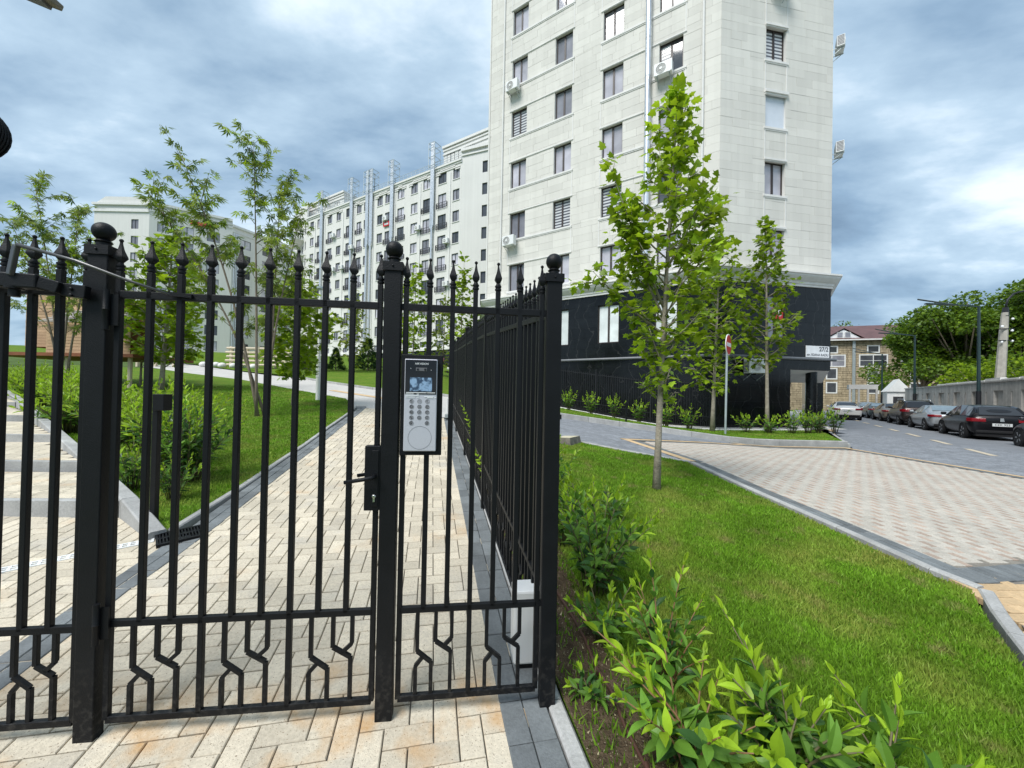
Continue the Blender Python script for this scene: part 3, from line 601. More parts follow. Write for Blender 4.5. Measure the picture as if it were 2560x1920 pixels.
# fixed panels
fp = thing("iron_railing", 'short black spear topped railing carrying the intercom between two posts', 'fence', PM)
fa = PM+GDV*.062; fb = PRt-GDV*.062
panel(fp, fa, fb, (fb-fa).length/6, 7, full0=0)
b = MB(); b.bar(GP(PM,.04,0,2.0), GP(PM,.062,0,2.0), .02, .03); b.bar(GP(PRt,-.04,0,2.0), GP(PRt,-.062,0,2.0), .02, .03); b.bar(GP(PRt,-.04,0,.517), GP(PRt,-.062,0,.517), .02, .026); build(b, 'bracket', 'iron', fp)
fl = thing("iron_railing", 'black spear topped railing at the picture edge beside the gate hinges', 'fence', PL-GDV*.06)
panel(fl, PL-GDV*(.058+.108*7), PL-GDV*.058, .108, 8, full0=1, zl=.50)
# gate closer on the left panel
cl = thing('gate_closer', 'black hydraulic closer with a long thin rod reaching across to the gate', 'gate closer', PL-GDV*.3)
b = MB(); b.bar(GP(PL,-.9,.075,2.035), GP(PL,-.17,.075,2.02), .05, .062); build(b, 'body', 'iron', cl, bevel=.006)
b = MB(); b.bar(GP(PL,-.17,.072,2.02), GP(PL,-.10,.066,2.0), .045, .05); b.bar(GP(PL,-.10,.055,1.998), GP(PL,-.01,.055,1.99), .03, .055); build(b, 'end_bracket', 'iron', cl, bevel=.003)
for u, z in ((-.06,2.0),(-.06,1.972)):
    b = MB(); b.lathe([(.007,0),(.007,.006),(.004,.008)],10,frame(GP(PL,u,.071,z),GDV)@Matrix.Rotation(PI/2,4,'X')); build(b, 'bolt', 'iron', cl, smooth=rad(35))
b = MB(); b.bar(GP(PL,-.262,.10,2.04), GP(PL,-.232,.11,2.165), .018, .026); build(b, 'arm', 'rod', cl, bevel=.004)
b = MB(); b.tube([GP(PL,-.225,.115,2.165), GP(PL,-.02,.10,2.115), GP(PL,-.015,.10,2.112), GP(PL,.17,.06,2.045), GP(PL,.30,.03,2.005)],[.008,.0065,.0085,.006,.0055],10); build(b, 'rod', 'rod', cl, smooth=0)
b = MB(); b.bar(GP(PL,.29,.03,2.008), GP(PL,.385,.02,2.002), .012, .018); build(b, 'rod_clamp', 'iron', cl)
b = MB(); b.lathe([(.018,-.03),(.018,0),(.03,.002),(.03,.012)],12,Matrix.Translation(GP(PL,-.27,.075,1.985))); build(b, 'adjuster', 'iron', cl, smooth=rad(35))
# intercom on its backing plate
ic = thing('intercom', 'silver video door intercom with keypad and screen on a black plate', 'intercom', GP(PM,.145,.02,1.28))
icM = frame(GP(PM,.148,.02,1.52), GDV)      # local y points away from viewer -> front is -y
b = MB(); obx(b,(0,0,0),.100,.006,.245); link('backing_plate', b.mesh(name='backing_plate'), 'iron', ic, icM, bevel=.003)
b = MB(); obx(b,(-.002,-.018,0),.077,.012,.222); body = link('body', b.mesh(name='body'), 'silver', ic, icM, bevel=.004)
b = MB(); obx(b,(-.002,-.0305,.135),.0735,.0012,.083); link('front_glass', b.mesh(name='front_glass'), 'black_gloss', body, icM)
b = MB(); obx(b,(-.001,-.0322,.1),.052,.0005,.033); link('screen', b.mesh(name='screen'), 'screen', body, icM)
b = MB(); b.box(-.026,.026,-.034,-.0317,.164,.180); link('camera_window', b.mesh(name='camera_window'), 'silver_line', body, icM, bevel=.006)
for x in (-.017,.018):
    b = MB(); b.lathe([(.0055,0),(.0055,.0015)],14,TR(x,-.034,.172)@Matrix.Rotation(PI/2,4,'X')); link('lens', b.mesh(name='lens'), 'black_gloss', body, icM)
for x, z in ((-.05,.176),(.046,.170)):
    b = MB(); b.lathe([(.0016,0),(.0016,.001)],8,TR(x,-.0317,z)@Matrix.Rotation(PI/2,4,'X')); link('status_light', b.mesh(name='status_light'), 'sign_white', body, icM)
for x, z, w in ((-.02,.060,.05),(.045,.060,.022),(-.053,.053,.019),(-.046,.0455,.026),(-.05,.038,.022),(-.015,.053,.005),(-.015,.0455,.005),(-.015,.038,.005),(.037,.041,.022),(.044,.036,.015),(.068,.038,.004)):
    b = MB(); b.box(x-w,x+w,-.0325,-.0317,z-.0016,z+.0016); link('printed_line', b.mesh(name='printed_line'), 'sign_white', body, icM)
def text(name, s, size, m, parent, M, ext=.0004, align='CENTER', shear=0, bold=0):
    cu = bpy.data.curves.new(name, 'FONT'); cu.body = s; cu.size = size; cu.extrude = ext; cu.align_x = align; cu.align_y = 'CENTER'; cu.shear = shear; cu.offset = bold
    o0 = bpy.data.objects.new('t', cu); C.objects.link(o0); dg = bpy.context.evaluated_depsgraph_get(); me = bpy.data.meshes.new_from_object(o0.evaluated_get(dg)); bpy.data.objects.remove(o0)
    me.materials.clear(); return link(name, me, m, parent, M)
tx = Matrix.Rotation(PI/2, 4, 'X')
text('lettering', 'HIKVISION', .0135, 'sign_white', body, icM @ TR(0,-.0322,.199) @ tx, shear=.2)
keys = '1 2 3 4 5 6 7 8 9 * 0 #'.split()
for r in range(5):
    for c in range(3):
        if r == 4 and c == 1: continue
        z = .018-r*.0262; x = -.043+c*.037
        b = MB(); b.lathe([(.0092,0),(.0108,0),(.0108,.0012),(.0092,.0012),(.0092,0)],20,TR(x,-.0300,z)@Matrix.Rotation(PI/2,4,'X')); k_ = link('button', b.mesh(rad(35),'button'), 'key_grey', body, icM)
        if r < 4: text('digit', keys[r*3+c], .010, 'key_grey', body, icM @ TR(x,-.0303,z) @ tx)
        else:
            b = MB(); b.tube([(x-.004,-.031,z-.003),(x,-.031,z+(.004 if c == 0 else -.001)),(x+.004,-.031,z+(-.003 if c == 0 else .004))],.0012,6); link('symbol', b.mesh(0,'symbol'), 'silver_line', body, icM)
b = MB()
for k in range(48):
    a0, a1 = 2*PI*k/48, 2*PI*(k+1)/48; b.bar((-.002+.055*math.cos(a0),-.0302,-.157+.055*math.sin(a0)),(-.002+.055*math.cos(a1),-.0302,-.157+.055*math.sin(a1)),.0012,.0012)
link('speaker_ring', b.mesh(name='speaker_ring'), 'silver_line', body, icM)
# railing along the path, climbing with it
spts = [0, 2.52, 5.05, 7.58, 9.3]
lab = ['first', 'second', 'third', 'last']
for i in range(4):
    a = sr(spts[i], 0); b_ = sr(spts[i+1], 0); za, zb_ = zp(spts[i]), zp(spts[i+1]); A3 = V((*a, za)); B3 = V((*b_, zb_)); d = (B3-A3); d.z = 0; d.normalize()
    t = thing("iron_railing", f'black spear topped railing up the path, {lab[i]} panel from the corner post', 'fence', A3, 'railings along the path')
    Lp = (B3.xy-A3.xy).length; n = int((Lp-.13)/.108); sl = (B3.z-A3.z)/Lp
    P0 = A3+d*.065+V((0,0,sl*.065)); P1 = A3+d*(.065+n*.108)+V((0,0,sl*(.065+n*.108)))
    panel(t, P0, P1, .108, n+1, full0=0, zb=.10)
    post('fence_post', f'black ball topped railing post along the path, {["second","third","fourth","last"][i]} from the corner', B3, 2.2, .07, 'railing posts along the path', V((PD[0], PD[1], 0)), ball=.042)
# barrier cabinet behind the corner
cab = thing('barrier_cabinet', 'white metal gate drive cabinet standing behind the corner post', 'cabinet', (.12,2.25,.03))
cM = frame((.115,2.26,.03), GDV); b = MB(); obx(b,(0,0,.235),.088,.075,.205); link('housing', b.mesh(name='housing'), 'white_plastic', cab, cM, bevel=.012)
b = MB(); obx(b,(0,0,.015),.07,.06,.018); link('foot', b.mesh(name='foot'), 'iron', cab, cM)
b = MB(); obx(b,(-.089,0,.235),.0012,.05,.16); link('door', b.mesh(name='door'), 'white_paint', cab, cM)
cab2 = thing('barrier_cabinet', 'white metal drive cabinet at the far end of the path railing', 'cabinet', (*sr(9.4,-.15), zp(9.4)))
cM = frame((*sr(9.5,-.12), zp(9.5)+.05), (PR[0],PR[1],0)); b = MB(); obx(b,(0,0,.36),.06,.07,.23); link('housing', b.mesh(name='housing'), 'white_plastic', cab2, cM, bevel=.012)
b = MB(); obx(b,(0,-.02,.06),.10,.09,.05); link('foot', b.mesh(name='foot'), 'galv', cab2, cM)
# ---------------------------------------------------------------- buildings
class Face:
    """vertical facade: t along d from o (xy), n outward"""
    def __init__(s, o, d, out):
        s.o = V((o[0], o[1], 0)); s.d = V((d[0], d[1], 0)).normalized(); n = V((s.d.y, -s.d.x, 0))
        if n.dot(V((out[0], out[1], 0))) < 0: n = -n
        s.n = n
    def p(s, t, n, z): return s.o+s.d*t+s.n*n+V((0,0,z))
    def M(s, t, n, z):
        """matrix: x along facade (to the viewer's right when facing it), y into the wall, z up"""
        o = s.p(t, n, z); y = -s.n; x = y.cross(V((0,0,1))); return Matrix(((x.x,y.x,0,o.x),(x.y,y.y,0,o.y),(0,0,1,o.z),(0,0,0,1)))
    def box(s, mb, t0, t1, n0, n1, z0, z1):
        v = [s.p(t, n, z) for z in (z0, z1) for t, n in ((t0,n0),(t1,n0),(t1,n1),(t0,n1))]
        f = [(0,3,2,1),(4,5,6,7),(0,1,5,4),(1,2,6,5),(2,3,7,6),(3,0,4,7)]
        if s.d.cross(s.n).z < 0: f = [q[::-1] for q in f]
        mb.add(v, f); return mb
def subtract(rects, op):
    res = []
    for (a, b, c, d) in rects:
        A_, B_, C_, D_ = op
        if b <= A_ or a >= B_ or d <= C_ or c >= D_: res.append((a, b, c, d)); continue
        if c < C_: res.append((a, b, c, C_))
        if d > D_: res.append((a, b, D_, d))
        c2, d2 = max(c, C_), min(d, D_)
        if a < A_: res.append((a, A_, c2, d2))
        if b > B_: res.append((B_, b, c2, d2))
    return res
def wall_rects(t0, t1, z0, z1, ops):
    """rectangles covering the wall round the openings: full-height piers, spandrels between"""
    cols = {}
    for o in ops: cols.setdefault((round(o[0],3), round(o[1],3)), []).append(o)
    edges = sorted(cols); res = []; cur = t0
    for a, b in edges:
        if a > cur: res.append((cur, a, z0, z1))
        z = z0
        for o in sorted(cols[(a,b)], key=lambda q: q[2]):
            if o[2] > z: res.append((a, b, z, o[2]))
            z = o[3]
        if z < z1: res.append((a, b, z, z1))
        cur = b
    if cur < t1: res.append((cur, t1, z0, z1))
    return res
_win = {}
def window_mesh(w, h, nm, fr=.06, mull=1, dep=.07, transom=0):
    k = (round(w,2), round(h,2), nm, mull, transom, fr)
    if k not in _win:
        b = MB(); b.box(-w/2,-w/2+fr,0,dep,0,h); b.box(w/2-fr,w/2,0,dep,0,h); b.box(-w/2+fr,w/2-fr,0,dep,0,fr); b.box(-w/2+fr,w/2-fr,0,dep,h-fr,h)
        for i in range(mull):
            x = -w/2+w*(i+1)/(mull+1); b.box(x-.05,x+.05,-.004,dep,fr,h-fr)
        if transom: b.box(-w/2+fr,w/2-fr,-.002,dep,transom-.03,transom+.03)
        panes = []
        xs = [-w/2+fr]+[-w/2+w*(i+1)/(mull+1) for i in range(mull)]+[w/2-fr]
        for a, c in zip(xs[:-1], xs[1:]):
            p = MB(); a2 = a+(.05 if a > -w/2+fr+.01 else 0); c2 = c-(.05 if c < w/2-fr-.01 else 0); p.quad((a2,dep*.5,fr),(c2,dep*.5,fr),(c2,dep*.5,h-fr),(a2,dep*.5,h-fr)); panes.append(p.mesh(name='pane'))
        _win[k] = (b.mesh(name='window'), panes)
    return _win[k]
_panem = {}
def add_window(root, F, t, w, z0, z1, n=-.16, fm='frame_brown', kinds=('glass_mid','glass_mid'), mull=1, transom=0, fr=.06):
    me, panes = window_mesh(w, z1-z0, fm, fr=fr, mull=mull, transom=transom); M = F.M(t, n, z0)
    o = link('window', me, fm, root, M)
    for i, pm in enumerate(panes):
        g = kinds[i % len(kinds)]; key = (pm.name, g)
        if key not in _panem: c = pm.copy(); c.materials.clear(); c.materials.append(MATS[g]); _panem[key] = c
        link('pane', _panem[key], None, o, M)
    return o
# ---- the near block: stone upper storeys over a black granite plinth
CB = (9.53, 17.9)
LF = Face(CB, (-.837,.548), (-.548,-.837)); RF = Face(CB, (.984,.179), (.179,-.984))
LEN_L, LEN_R = 13.5, 6.3
near = thing('apartment_block', 'tall white stone apartment block with black granite ground floor', 'building', (*CB, .2))
HEAD = [9.8+3.27*k for k in range(7)]; ZTOP = 31.5; ZC = 7.78
colsL = [(1.66,2.79),(4.64,5.78),(7.63,8.74),(10.68,11.81)]; colR = (2.44,3.57)
opsL = [(a, b, h-1.7, h) for a, b in colsL for h in HEAD]; opsR = [(*colR, h-1.66, h) for h in HEAD]
items = []
for F, Ln, ops, inset in ((LF, LEN_L, opsL, 0), (RF, LEN_R, opsR, 0)):
    mb = MB()
    for a, b, c, d in wall_rects(0, Ln, ZC-.5, ZTOP, ops): F.box(mb, a, b, -.35, -.03, c, d)
    for a, b, c, d in ops: F.box(mb, a, b, -.36, -.3, c, d)
    build(mb, 'wall', 'stucco', near)
    z = ZC; row = 0; hc = .4165
    while z < ZTOP-.1:
        t = -.0 if row % 2 else -.5
        while t < Ln:
            l = random.uniform(.85, 1.35); a, b = max(0, t), min(Ln, t+l); t += l
            if b-a < .08: continue
            rects = [(a, b, z, z+hc)]
            for o in ops: rects = subtract(rects, o)
            for r in rects: 
                if r[1]-r[0] > .03 and r[3]-r[2] > .03: items.append((F, r))
        z += hc; row += 1
items.sort(key=lambda q: (q[0].p(q[1][0],0,q[1][2])-V((0,0,1.6))).length/(.3+(q[1][1]-q[1][0])*(q[1][3]-q[1][2])))
unit = MB(); unit.add([(0,0,0),(1,0,0),(1,0,1),(0,0,1),(0,.03,0),(1,.03,0),(1,.03,1),(0,.03,1)], [(0,1,2,3),(4,0,3,7),(1,5,6,2),(3,2,6,7),(4,5,1,0)]); UM = unit.mesh(name='stone_block')
rest = MB(); g = .0065
for i, (F, (a, b, c, d)) in enumerate(items):
    w, h = b-a-g, d-c-g; proud = random.uniform(-.004, .004)
    left_t = b if F is LF else a      # matrix origin at the viewer-left end
    M = F.M(left_t-(g/2 if F is LF else -g/2), proud, c+g/2) @ Matrix.Diagonal((w, 1, h, 1))
    if i < 300: link('stone_block', UM, 'stone_white', near, M)
    else: rest.add(unit.v, unit.f, M)
build(rest, 'stone_blocks', 'stone_white', near, kind='stuff')
# sills, lintels and spandrel frames
def moulding(F, t0, t1, z, h=.1, n=.05, par=near, name='moulding', m='moulding'):
    mb = MB(); F.box(mb, t0, t1, -.02, n, z, z+h); F.box(mb, t0+.02, t1-.02, -.02, n*.55, z-h*.6, z); build(mb, name, m, par)
for h in HEAD:
    for t0, t1 in ((7.5, 11.95), (1.5, 5.92)): moulding(LF, t0, t1, h-1.7-.1); moulding(LF, t0, t1, h+.004, .05, .045, name='lintel')
    moulding(RF, 2.34, 3.67, h-1.66-.1); moulding(RF, 2.38, 3.63, h+.004, .09, .08, name='lintel')
    if h < ZTOP-4:
        for F, (t0, t1) in ((LF,(7.52,11.93)),(LF,(1.52,5.90)),(RF,(2.38,3.63))):
            mb = MB()
            for tt in (t0, t1-.05): F.box(mb, tt, tt+.05, 0, .022, h+.06, h+3.27-1.7-.12)
            build(mb, 'spandrel_frame', 'moulding', near)
random.seed(11)
kinds = ['glass_mid','glass_curtain_reflect','glass_dark','glass_curtain_reflect','glass_mid','glass_curtain_reflect']
for ci, (a, b) in enumerate(colsL):
    for hi, h in enumerate(HEAD):
        kd = (random.choice(kinds),)*2
        if (ci, hi) in ((0,1),): kd = ('glass_dark','glass_mid')
        if (ci, hi) in ((1,1),(2,1) ,(3,3)): kd = ('glass_zebra','glass_zebra')
        if (ci, hi) == (0,3): kd = ('glass_zebra','glass_dark')
        add_window(near, LF, (a+b)/2, b-a, h-1.7, h, kinds=kd)
for hi, h in enumerate(HEAD):
    if hi == 2:
        mb = MB(); RF.box(mb, colR[0], colR[1], -.14, -.10, h-1.66, h); build(mb, 'roller_shutter', 'shutter', near)
        moulding(RF, 2.36, 3.65, h-.02, .14, .12, name='shutter_box'); continue
    add_window(near, RF, sum(colR)/2, 1.13, h-1.66, h, kinds=(('glass_zebra',)*2 if hi == 3 else (random.choice(kinds),)*2))
# third and fourth faces (seen almost edge on) and roof
E1 = LF.p(LEN_L,0,0); E2 = RF.p(LEN_R,0,0)
BF = Face((E1.x,E1.y), (-.085,.996), (-1,0)); SF = Face((E2.x,E2.y), (.5635,.826), (.826,-.5635))
for F, Ln, offs in ((BF, 12, (1.6,4.2,7.2)), (SF, 16, (2.5,6.5,10.5))):
    ops = [(t, t+1.2, h-1.7, h) for t in offs for h in HEAD]; mb = MB()
    for a, b, c, d in wall_rects(0.002, Ln, ZC-.5, ZTOP, ops): F.box(mb, a, b, -.35, 0, c, d)
    build(mb, 'side_wall', 'stone_white', near)
    for t in offs:
        for h in HEAD: add_window(near, F, t+.6, 1.2, h-1.7, h, kinds=('glass_mid',))
mb = MB(); B1 = BF.p(12,0,0); S1 = SF.p(16,0,0); mb.add([(p.x,p.y,ZTOP) for p in (E1,V((CB[0],CB[1],0)),E2,S1,B1)], [(0,1,2,3,4)]); build(mb, 'roof', 'concrete', near)
for F, t in ((LF, 12.45),(BF,.12)):
    mb = MB(); mb.tube([F.p(t,.05,7.9), F.p(t,.05,ZTOP)], .055, 10); build(mb, 'downpipe', 'moulding', near, smooth=rad(40))
mb = MB(); mb.tube([LF.p(.75,.06,7.9), LF.p(.75,.06,ZTOP)], .055, 10); build(mb, 'downpipe', 'moulding', near, smooth=rad(40))
mb = MB(); mb.tube([LF.p(3.3,.16,7.9), LF.p(3.3,.16,ZTOP)], .16, 16); build(mb, 'flue_pipe', 'flue', near, smooth=rad(40))
for k in range(10):
    mb = MB(); mb.tube([LF.p(3.3,.16,10+k*2.0), LF.p(3.3,.16,10.04+k*2.0)], .172, 16); build(mb, 'flue_joint', 'flue', near, smooth=rad(40))
# cornice: stepped profile mitred round the corners
def cornice(faces, prof, name, m, par):
    mb = MB(); pts = []
    for n, z in prof:
        ring = []
        for i, (F, L) in enumerate(faces):
            if i == 0: ring.append(F.p(L, n, z))
            if i+1 < len(faces):
                G_ = faces[i+1][0]; b = (F.n+G_.n); b = b/(1+F.n.dot(G_.n)); ring.append(V((CBs[i][0], CBs[i][1], z))+b*n)
            else: ring.append(F.p(L, n, z))
        pts.append(ring)
    k = len(pts[0]); v = [p for r in pts for p in r]
    f = [(i*k+j, i*k+j+1, (i+1)*k+j+1, (i+1)*k+j) for i in range(len(pts)-1) for j in range(k-1)]
    f.append(tuple(i*k for i in range(len(pts)))); f.append(tuple(i*k+k-1 for i in range(len(pts)))[::-1])
    build(mb.add(v, f), name, m, par)
ZG = 7.1
CBs = [(E1.x,E1.y), CB, (E2.x,E2.y)]
CORN = [(-.05,ZG),(.08,ZG),(.08,ZG+.1),(.12,ZG+.12),(.12,ZG+.22),(.2,ZG+.27),(.32,ZG+.40),(.36,ZG+.46),(.36,ZG+.52),(.42,ZG+.54),(.42,ZG+.62),(.1,ZG+.70),(-.05,ZG+.70)]
class _R: pass
BFr = BF
cornice([(BF, 12), (LF, 0), (RF, 0), (SF, 16)], CORN, 'cornice', 'moulding', near)
# black granite plinth
pops = {'L': [(4.66,5.85,4.46,6.55),(7.6,8.75,4.46,6.55),(1.75,2.85,4.46,6.55),(10.7,11.8,4.46,6.55)], 'R': [(2.62,3.73,4.46,6.6)]}
pit = []
for F, Ln, ops, cut in ((LF, LEN_L, pops['L'], None), (RF, LEN_R, pops['R'], (4.0, 9, -1, 3.05))):
    mb = MB(); rr = wall_rects(0, Ln, -.3, ZG, ops)
    if cut: rr = [q for r in rr for q in subtract([r], cut)]
    for a, b, c, d in rr: F.box(mb, a, b, -.35, -.02, c, d)
    for a, b, c, d in ops: F.box(mb, a, b, -.36, -.3, c, d)
    build(mb, 'plinth_wall', 'granite_joint', near)
    z = .0; zr = [-.3,.72,1.45,2.2,3.05,3.58,4.2,4.78,5.36,5.94,6.52,ZG]
    for r_, (z0, z1) in enumerate(zip(zr[:-1], zr[1:])):
        t = -.6*(r_ % 2)
        while t < Ln:
            a, b = max(0, t), min(Ln, t+1.2); t += 1.2
            if b-a < .05: continue
            rects = [(a, b, z0, z1)]
            for o in list(ops)+([cut] if cut else []): rects = subtract(rects, o)
            for q in rects:
                if q[1]-q[0] > .03 and q[3]-q[2] > .03: pit.append((F, q))
pu = MB(); pu.add([(0,0,0),(1,0,0),(1,0,1),(0,0,1),(0,.03,0),(1,.03,0),(1,.03,1),(0,.03,1)], [(0,1,2,3),(4,0,3,7),(1,5,6,2),(3,2,6,7),(4,5,1,0)]); PUM = pu.mesh(name='granite_panel')
for F, (a, b, c, d) in pit:
    gg = .006; M = F.M((b-gg/2) if F is LF else a+gg/2, random.uniform(0,.002), c+gg/2) @ Matrix.Diagonal((b-a-gg, .7, d-c-gg, 1)) @ Matrix.Rotation(0,4,'Z')
    link('granite_panel', PUM, 'granite', near, M)
for a, b, c, d in pops['L']: add_window(near, LF, (a+b)/2, b-a, c, d, n=-.1, kinds=('blind_white',))
for a, b, c, d in pops['R']: add_window(near, RF, (a+b)/2, b-a, c, d, n=-.1, kinds=('glass_mid',))
for F, Ln in ((BF,12),(SF,16)):
    mb = MB(); F.box(mb, .002 if F is BF else 3.2, Ln, -.35, 0, -.3 if F is BF else -.3, ZG); build(mb, 'side_plinth', 'granite', near)
    if F is SF: mb = MB(); F.box(mb, .002, 3.2, -.35, 0, 3.05, ZG); build(mb, 'side_plinth', 'granite', near)
mb = MB(); mb.tube([LF.p(13.5,.09,3.58), LF.p(.06,.09,3.58), RF.p(.06,.09,3.58), RF.p(6.5,.09,3.58)], .075, 12); build(mb, 'ledge_pipe', 'pipe_dark', near, smooth=rad(40))
# entrance corner: soffit, column, inner wall
mb = MB(); p0, p1 = RF.p(4.0,-.06,3.04), RF.p(6.3,-.06,3.04); q1 = SF.p(3.2,-.06,2.55); q0 = RF.p(4.0,-3.0,2.55); mb.add([p0,p1,q1,q0],[(0,1,2,3)]); build(mb, 'soffit', 'moulding', near)
mb = MB(); mb.lathe([(.24,-.3),(.24,3.0)], 20, Matrix.Translation(RF.p(5.75,-.5,0))); build(mb, 'column', 'granite', near, smooth=rad(40))
mb = MB(); mb.lathe([(.34,0),(.34,.45),(.24,.47)], 20, Matrix.Translation(RF.p(5.75,-.5,0))); build(mb, 'column_base', 'granite', near, smooth=rad(40))
mb = MB(); RF.box(mb, 3.7, 4.0, -3.2, -.36, -.3, 3.03); build(mb, 'entrance_wall', 'moulding', near)
# address plate and poster
sg = thing('address_sign', 'white street address plate reading 27/2 on the black granite corner', 'sign', RF.p(5.52,.03,3.65))
mb = MB(); RF.box(mb, 4.85, 6.2, .004, .03, 3.68, 4.24); build(mb, 'plate', 'sign_white', sg)
fM = lambda t, z, n=.032: RF.M(t, n, z) @ tx
text('lettering', '27/2', .30, 'text_dark', sg, fM(6.14,4.08), .002, 'RIGHT', bold=.008); text('lettering', 'str. IOANA RADU', .16, 'text_dark', sg, fM(6.14,3.80), .002, 'RIGHT', bold=.003)
ps = thing('window_poster', 'red poster with the number 78 in the plinth window', 'poster', RF.p(3.2,-.1,5.5))
mb = MB(); RF.box(mb, 3.02, 3.62, -.085, -.078, 5.45, 6.0); build(mb, 'sheet', 'sign_red', ps); text('lettering', '78', .45, 'sign_white', ps, RF.M(3.32,-.076,5.75) @ tx, .001)
# air conditioners
def ac(label, F, t, z, w=.85, h=.6, dep=.33, n=.18, group=None, brackets=True):
    o = thing('air_conditioner', label, 'air conditioner', F.p(t, n, z), group); M = F.M(t, n+dep, z)
    b = MB(); b.box(-w/2,w/2,0,dep,0,h); link('casing', b.mesh(name='casing'), 'white_plastic', o, M, bevel=.02)
    b = MB()
    for r in (.06,.11,.16,.205,.235): b.lathe([(r,-.0),(r+.012,0),(r+.012,.012),(r,.012),(r,0)], 24, TR(-w*.12,-.004,h*.5)@Matrix.Rotation(PI/2,4,'X'))
    for k in range(8): a = k*PI/8; b.bar((-w*.12+.24*math.cos(a),-.008,h*.5+.24*math.sin(a)),(-w*.12-.24*math.cos(a),-.008,h*.5-.24*math.sin(a)),.008,.008,(0,1,0))
    link('fan_grille', b.mesh(name='fan_grille'), 'white_paint', o, M)
    b = MB(); b.lathe([(.245,0),(.245,.003)],28,TR(-w*.12,-.001,h*.5)@Matrix.Rotation(PI/2,4,'X')); link('fan_opening', b.mesh(name='fan_opening'), 'silver_line', o, M)
    b = MB(); b.lathe([(.06,0),(.06,.012)],16,TR(-w*.12,-.012,h*.5)@Matrix.Rotation(PI/2,4,'X')); link('fan_hub', b.mesh(name='fan_hub'), 'white_plastic', o, M)
    b = MB()
    for k in range(7): b.box(-w/2-.006,-w/2-.001,.03,dep-.03,.06+k*.07,.10+k*.07)
    link('side_grille', b.mesh(name='side_grille'), 'silver_line', o, M)
    for x in (-w*.35, w*.35):
        b = MB(); b.bar((x,dep+n,-.02),(x,-.02,-.02),.03,.03); b.bar((x,dep+n,-.33),(x,.05,-.03),.025,.025); link('bracket', b.mesh(name='bracket'), 'galv', o, M)
    return o
ac('white air conditioner below the tilted window of the fifth stone storey', LF, 11.55, HEAD[4]-1.7-.55)
ac('white air conditioner just above the fence spikes on the stone facade', LF, 11.6, HEAD[1]-1.7-.5)
ac('white air conditioner half hidden by the top of the nearest young tree', LF, 2.5, HEAD[3]-1.7-.3)
ac('white air conditioner at the top of the narrow window strip', RF, 3.0, HEAD[4]-1.6-.1)
ac('large white air conditioner on the black granite beside the street sign pole', RF, 1.75, 2.78, 1.02, .68, .36)
ac('white air conditioner jutting from the street side wall, upper one', SF, .8, 19.5, .75, .55)
ac('white air conditioner jutting from the street side wall, lower one', SF, .8, 14.1, .75, .55)
ac('air conditioner in the open entrance corner under the overhang', Face((RF.p(4.0,-.4,0).x,RF.p(4.0,-.4,0).y), (-.179,.984), (1,0)), 1.2, 1.95, .7, .7)
# railing in front of the plinth
for i in range(5):
    t0, t1 = 13.6-i*2.75, 13.6-(i+1)*2.75+.1
    a = LF.p(t0, 1.15, 0); b_ = LF.p(t1, 1.15, 0); a.z = T_(a.x,a.y)+.24; b_.z = T_(b_.x,b_.y)+.24; n = int((b_-a).length/.115)
    t = thing("iron_railing", f'low black railing before the granite plinth, {["leftmost","second from left","middle","fourth from left","rightmost"][i]} panel', 'fence', a, 'railings before the granite plinth')
    panel(t, a, a+(b_-a).normalized()*n*.115, .115, n+1, joined=True, m='iron_far', zb=.08, zl=.5, zt=2.0, ztop=2.08, w=.022, spear=False)
    post('fence_post', f'black railing post before the granite plinth, {["first","second","third","fourth","fifth"][i]} from the left', b_+(a-b_).normalized()*.0, 2.15, .07, 'posts before the granite plinth', V(LF.d), ball=.04, m='iron_far')
mb = MB()
a = LF.p(13.8,1.15,0); b_ = LF.p(-.2,1.15,0); 
kerb_run('railing_kerb', [(a.x,a.y),(b_.x,b_.y),(RF.p(4.0,1.0,0).x,RF.p(4.0,1.0,0).y)], .16, .24, .2, 0, m='moulding', seg=2)

# ---- the long white block up the hill
th = rad(-58.5); MF = Face((-7.73,54.0), (math.sin(th), math.cos(th)), (-.5,-1)); ZB, ZR = 6.6, 34.75; ML = 38.0
midb = thing('apartment_block', 'long white apartment block with steel flues and rows of windows up the hill', 'building', (-7.73,54,ZB))
heads = [33.75-3.07*k for k in range(9)]
cols = [(.3,1.5,0),(2.75,4.3,1),(5.95,7.35,1),(8.5,9.9,0),(11.4,12.9,1),(14.55,15.8,1),(16.4,17.7,0),(20.0,21.1,0),(21.75,23.0,1),(24.75,25.95,1),(27.4,28.7,0),(30.0,31.3,1),(33.45,34.6,1),(35.7,36.9,0)]
random.seed(5)
ops = []
for a, b, fr in cols:
    for k, h in enumerate(heads): ops.append((a, b, h-(2.15 if fr and k else 1.6), h))
mb = MB()
for a, b, c, d in wall_rects(0, ML, ZB+1.2, ZR, ops): MF.box(mb, a, b, -.3, 0, c, d)
for a, b, c, d in ops: MF.box(mb, a, b, -.32, -.28, c, d)
build(mb, 'wall', 'stucco', midb)
mb = MB(); MF.box(mb, -6, ML, -.3, -.05, ZB-4, ZB+1.2); build(mb, 'plinth', 'granite', midb)
mb = MB(); MF.box(mb, -.2, ML, 0, .35, ZB+1.2, ZB+1.5); MF.box(mb, -.2, ML, 0, .2, ZB+1.5, ZB+1.75); build(mb, 'plinth_cornice', 'moulding', midb)
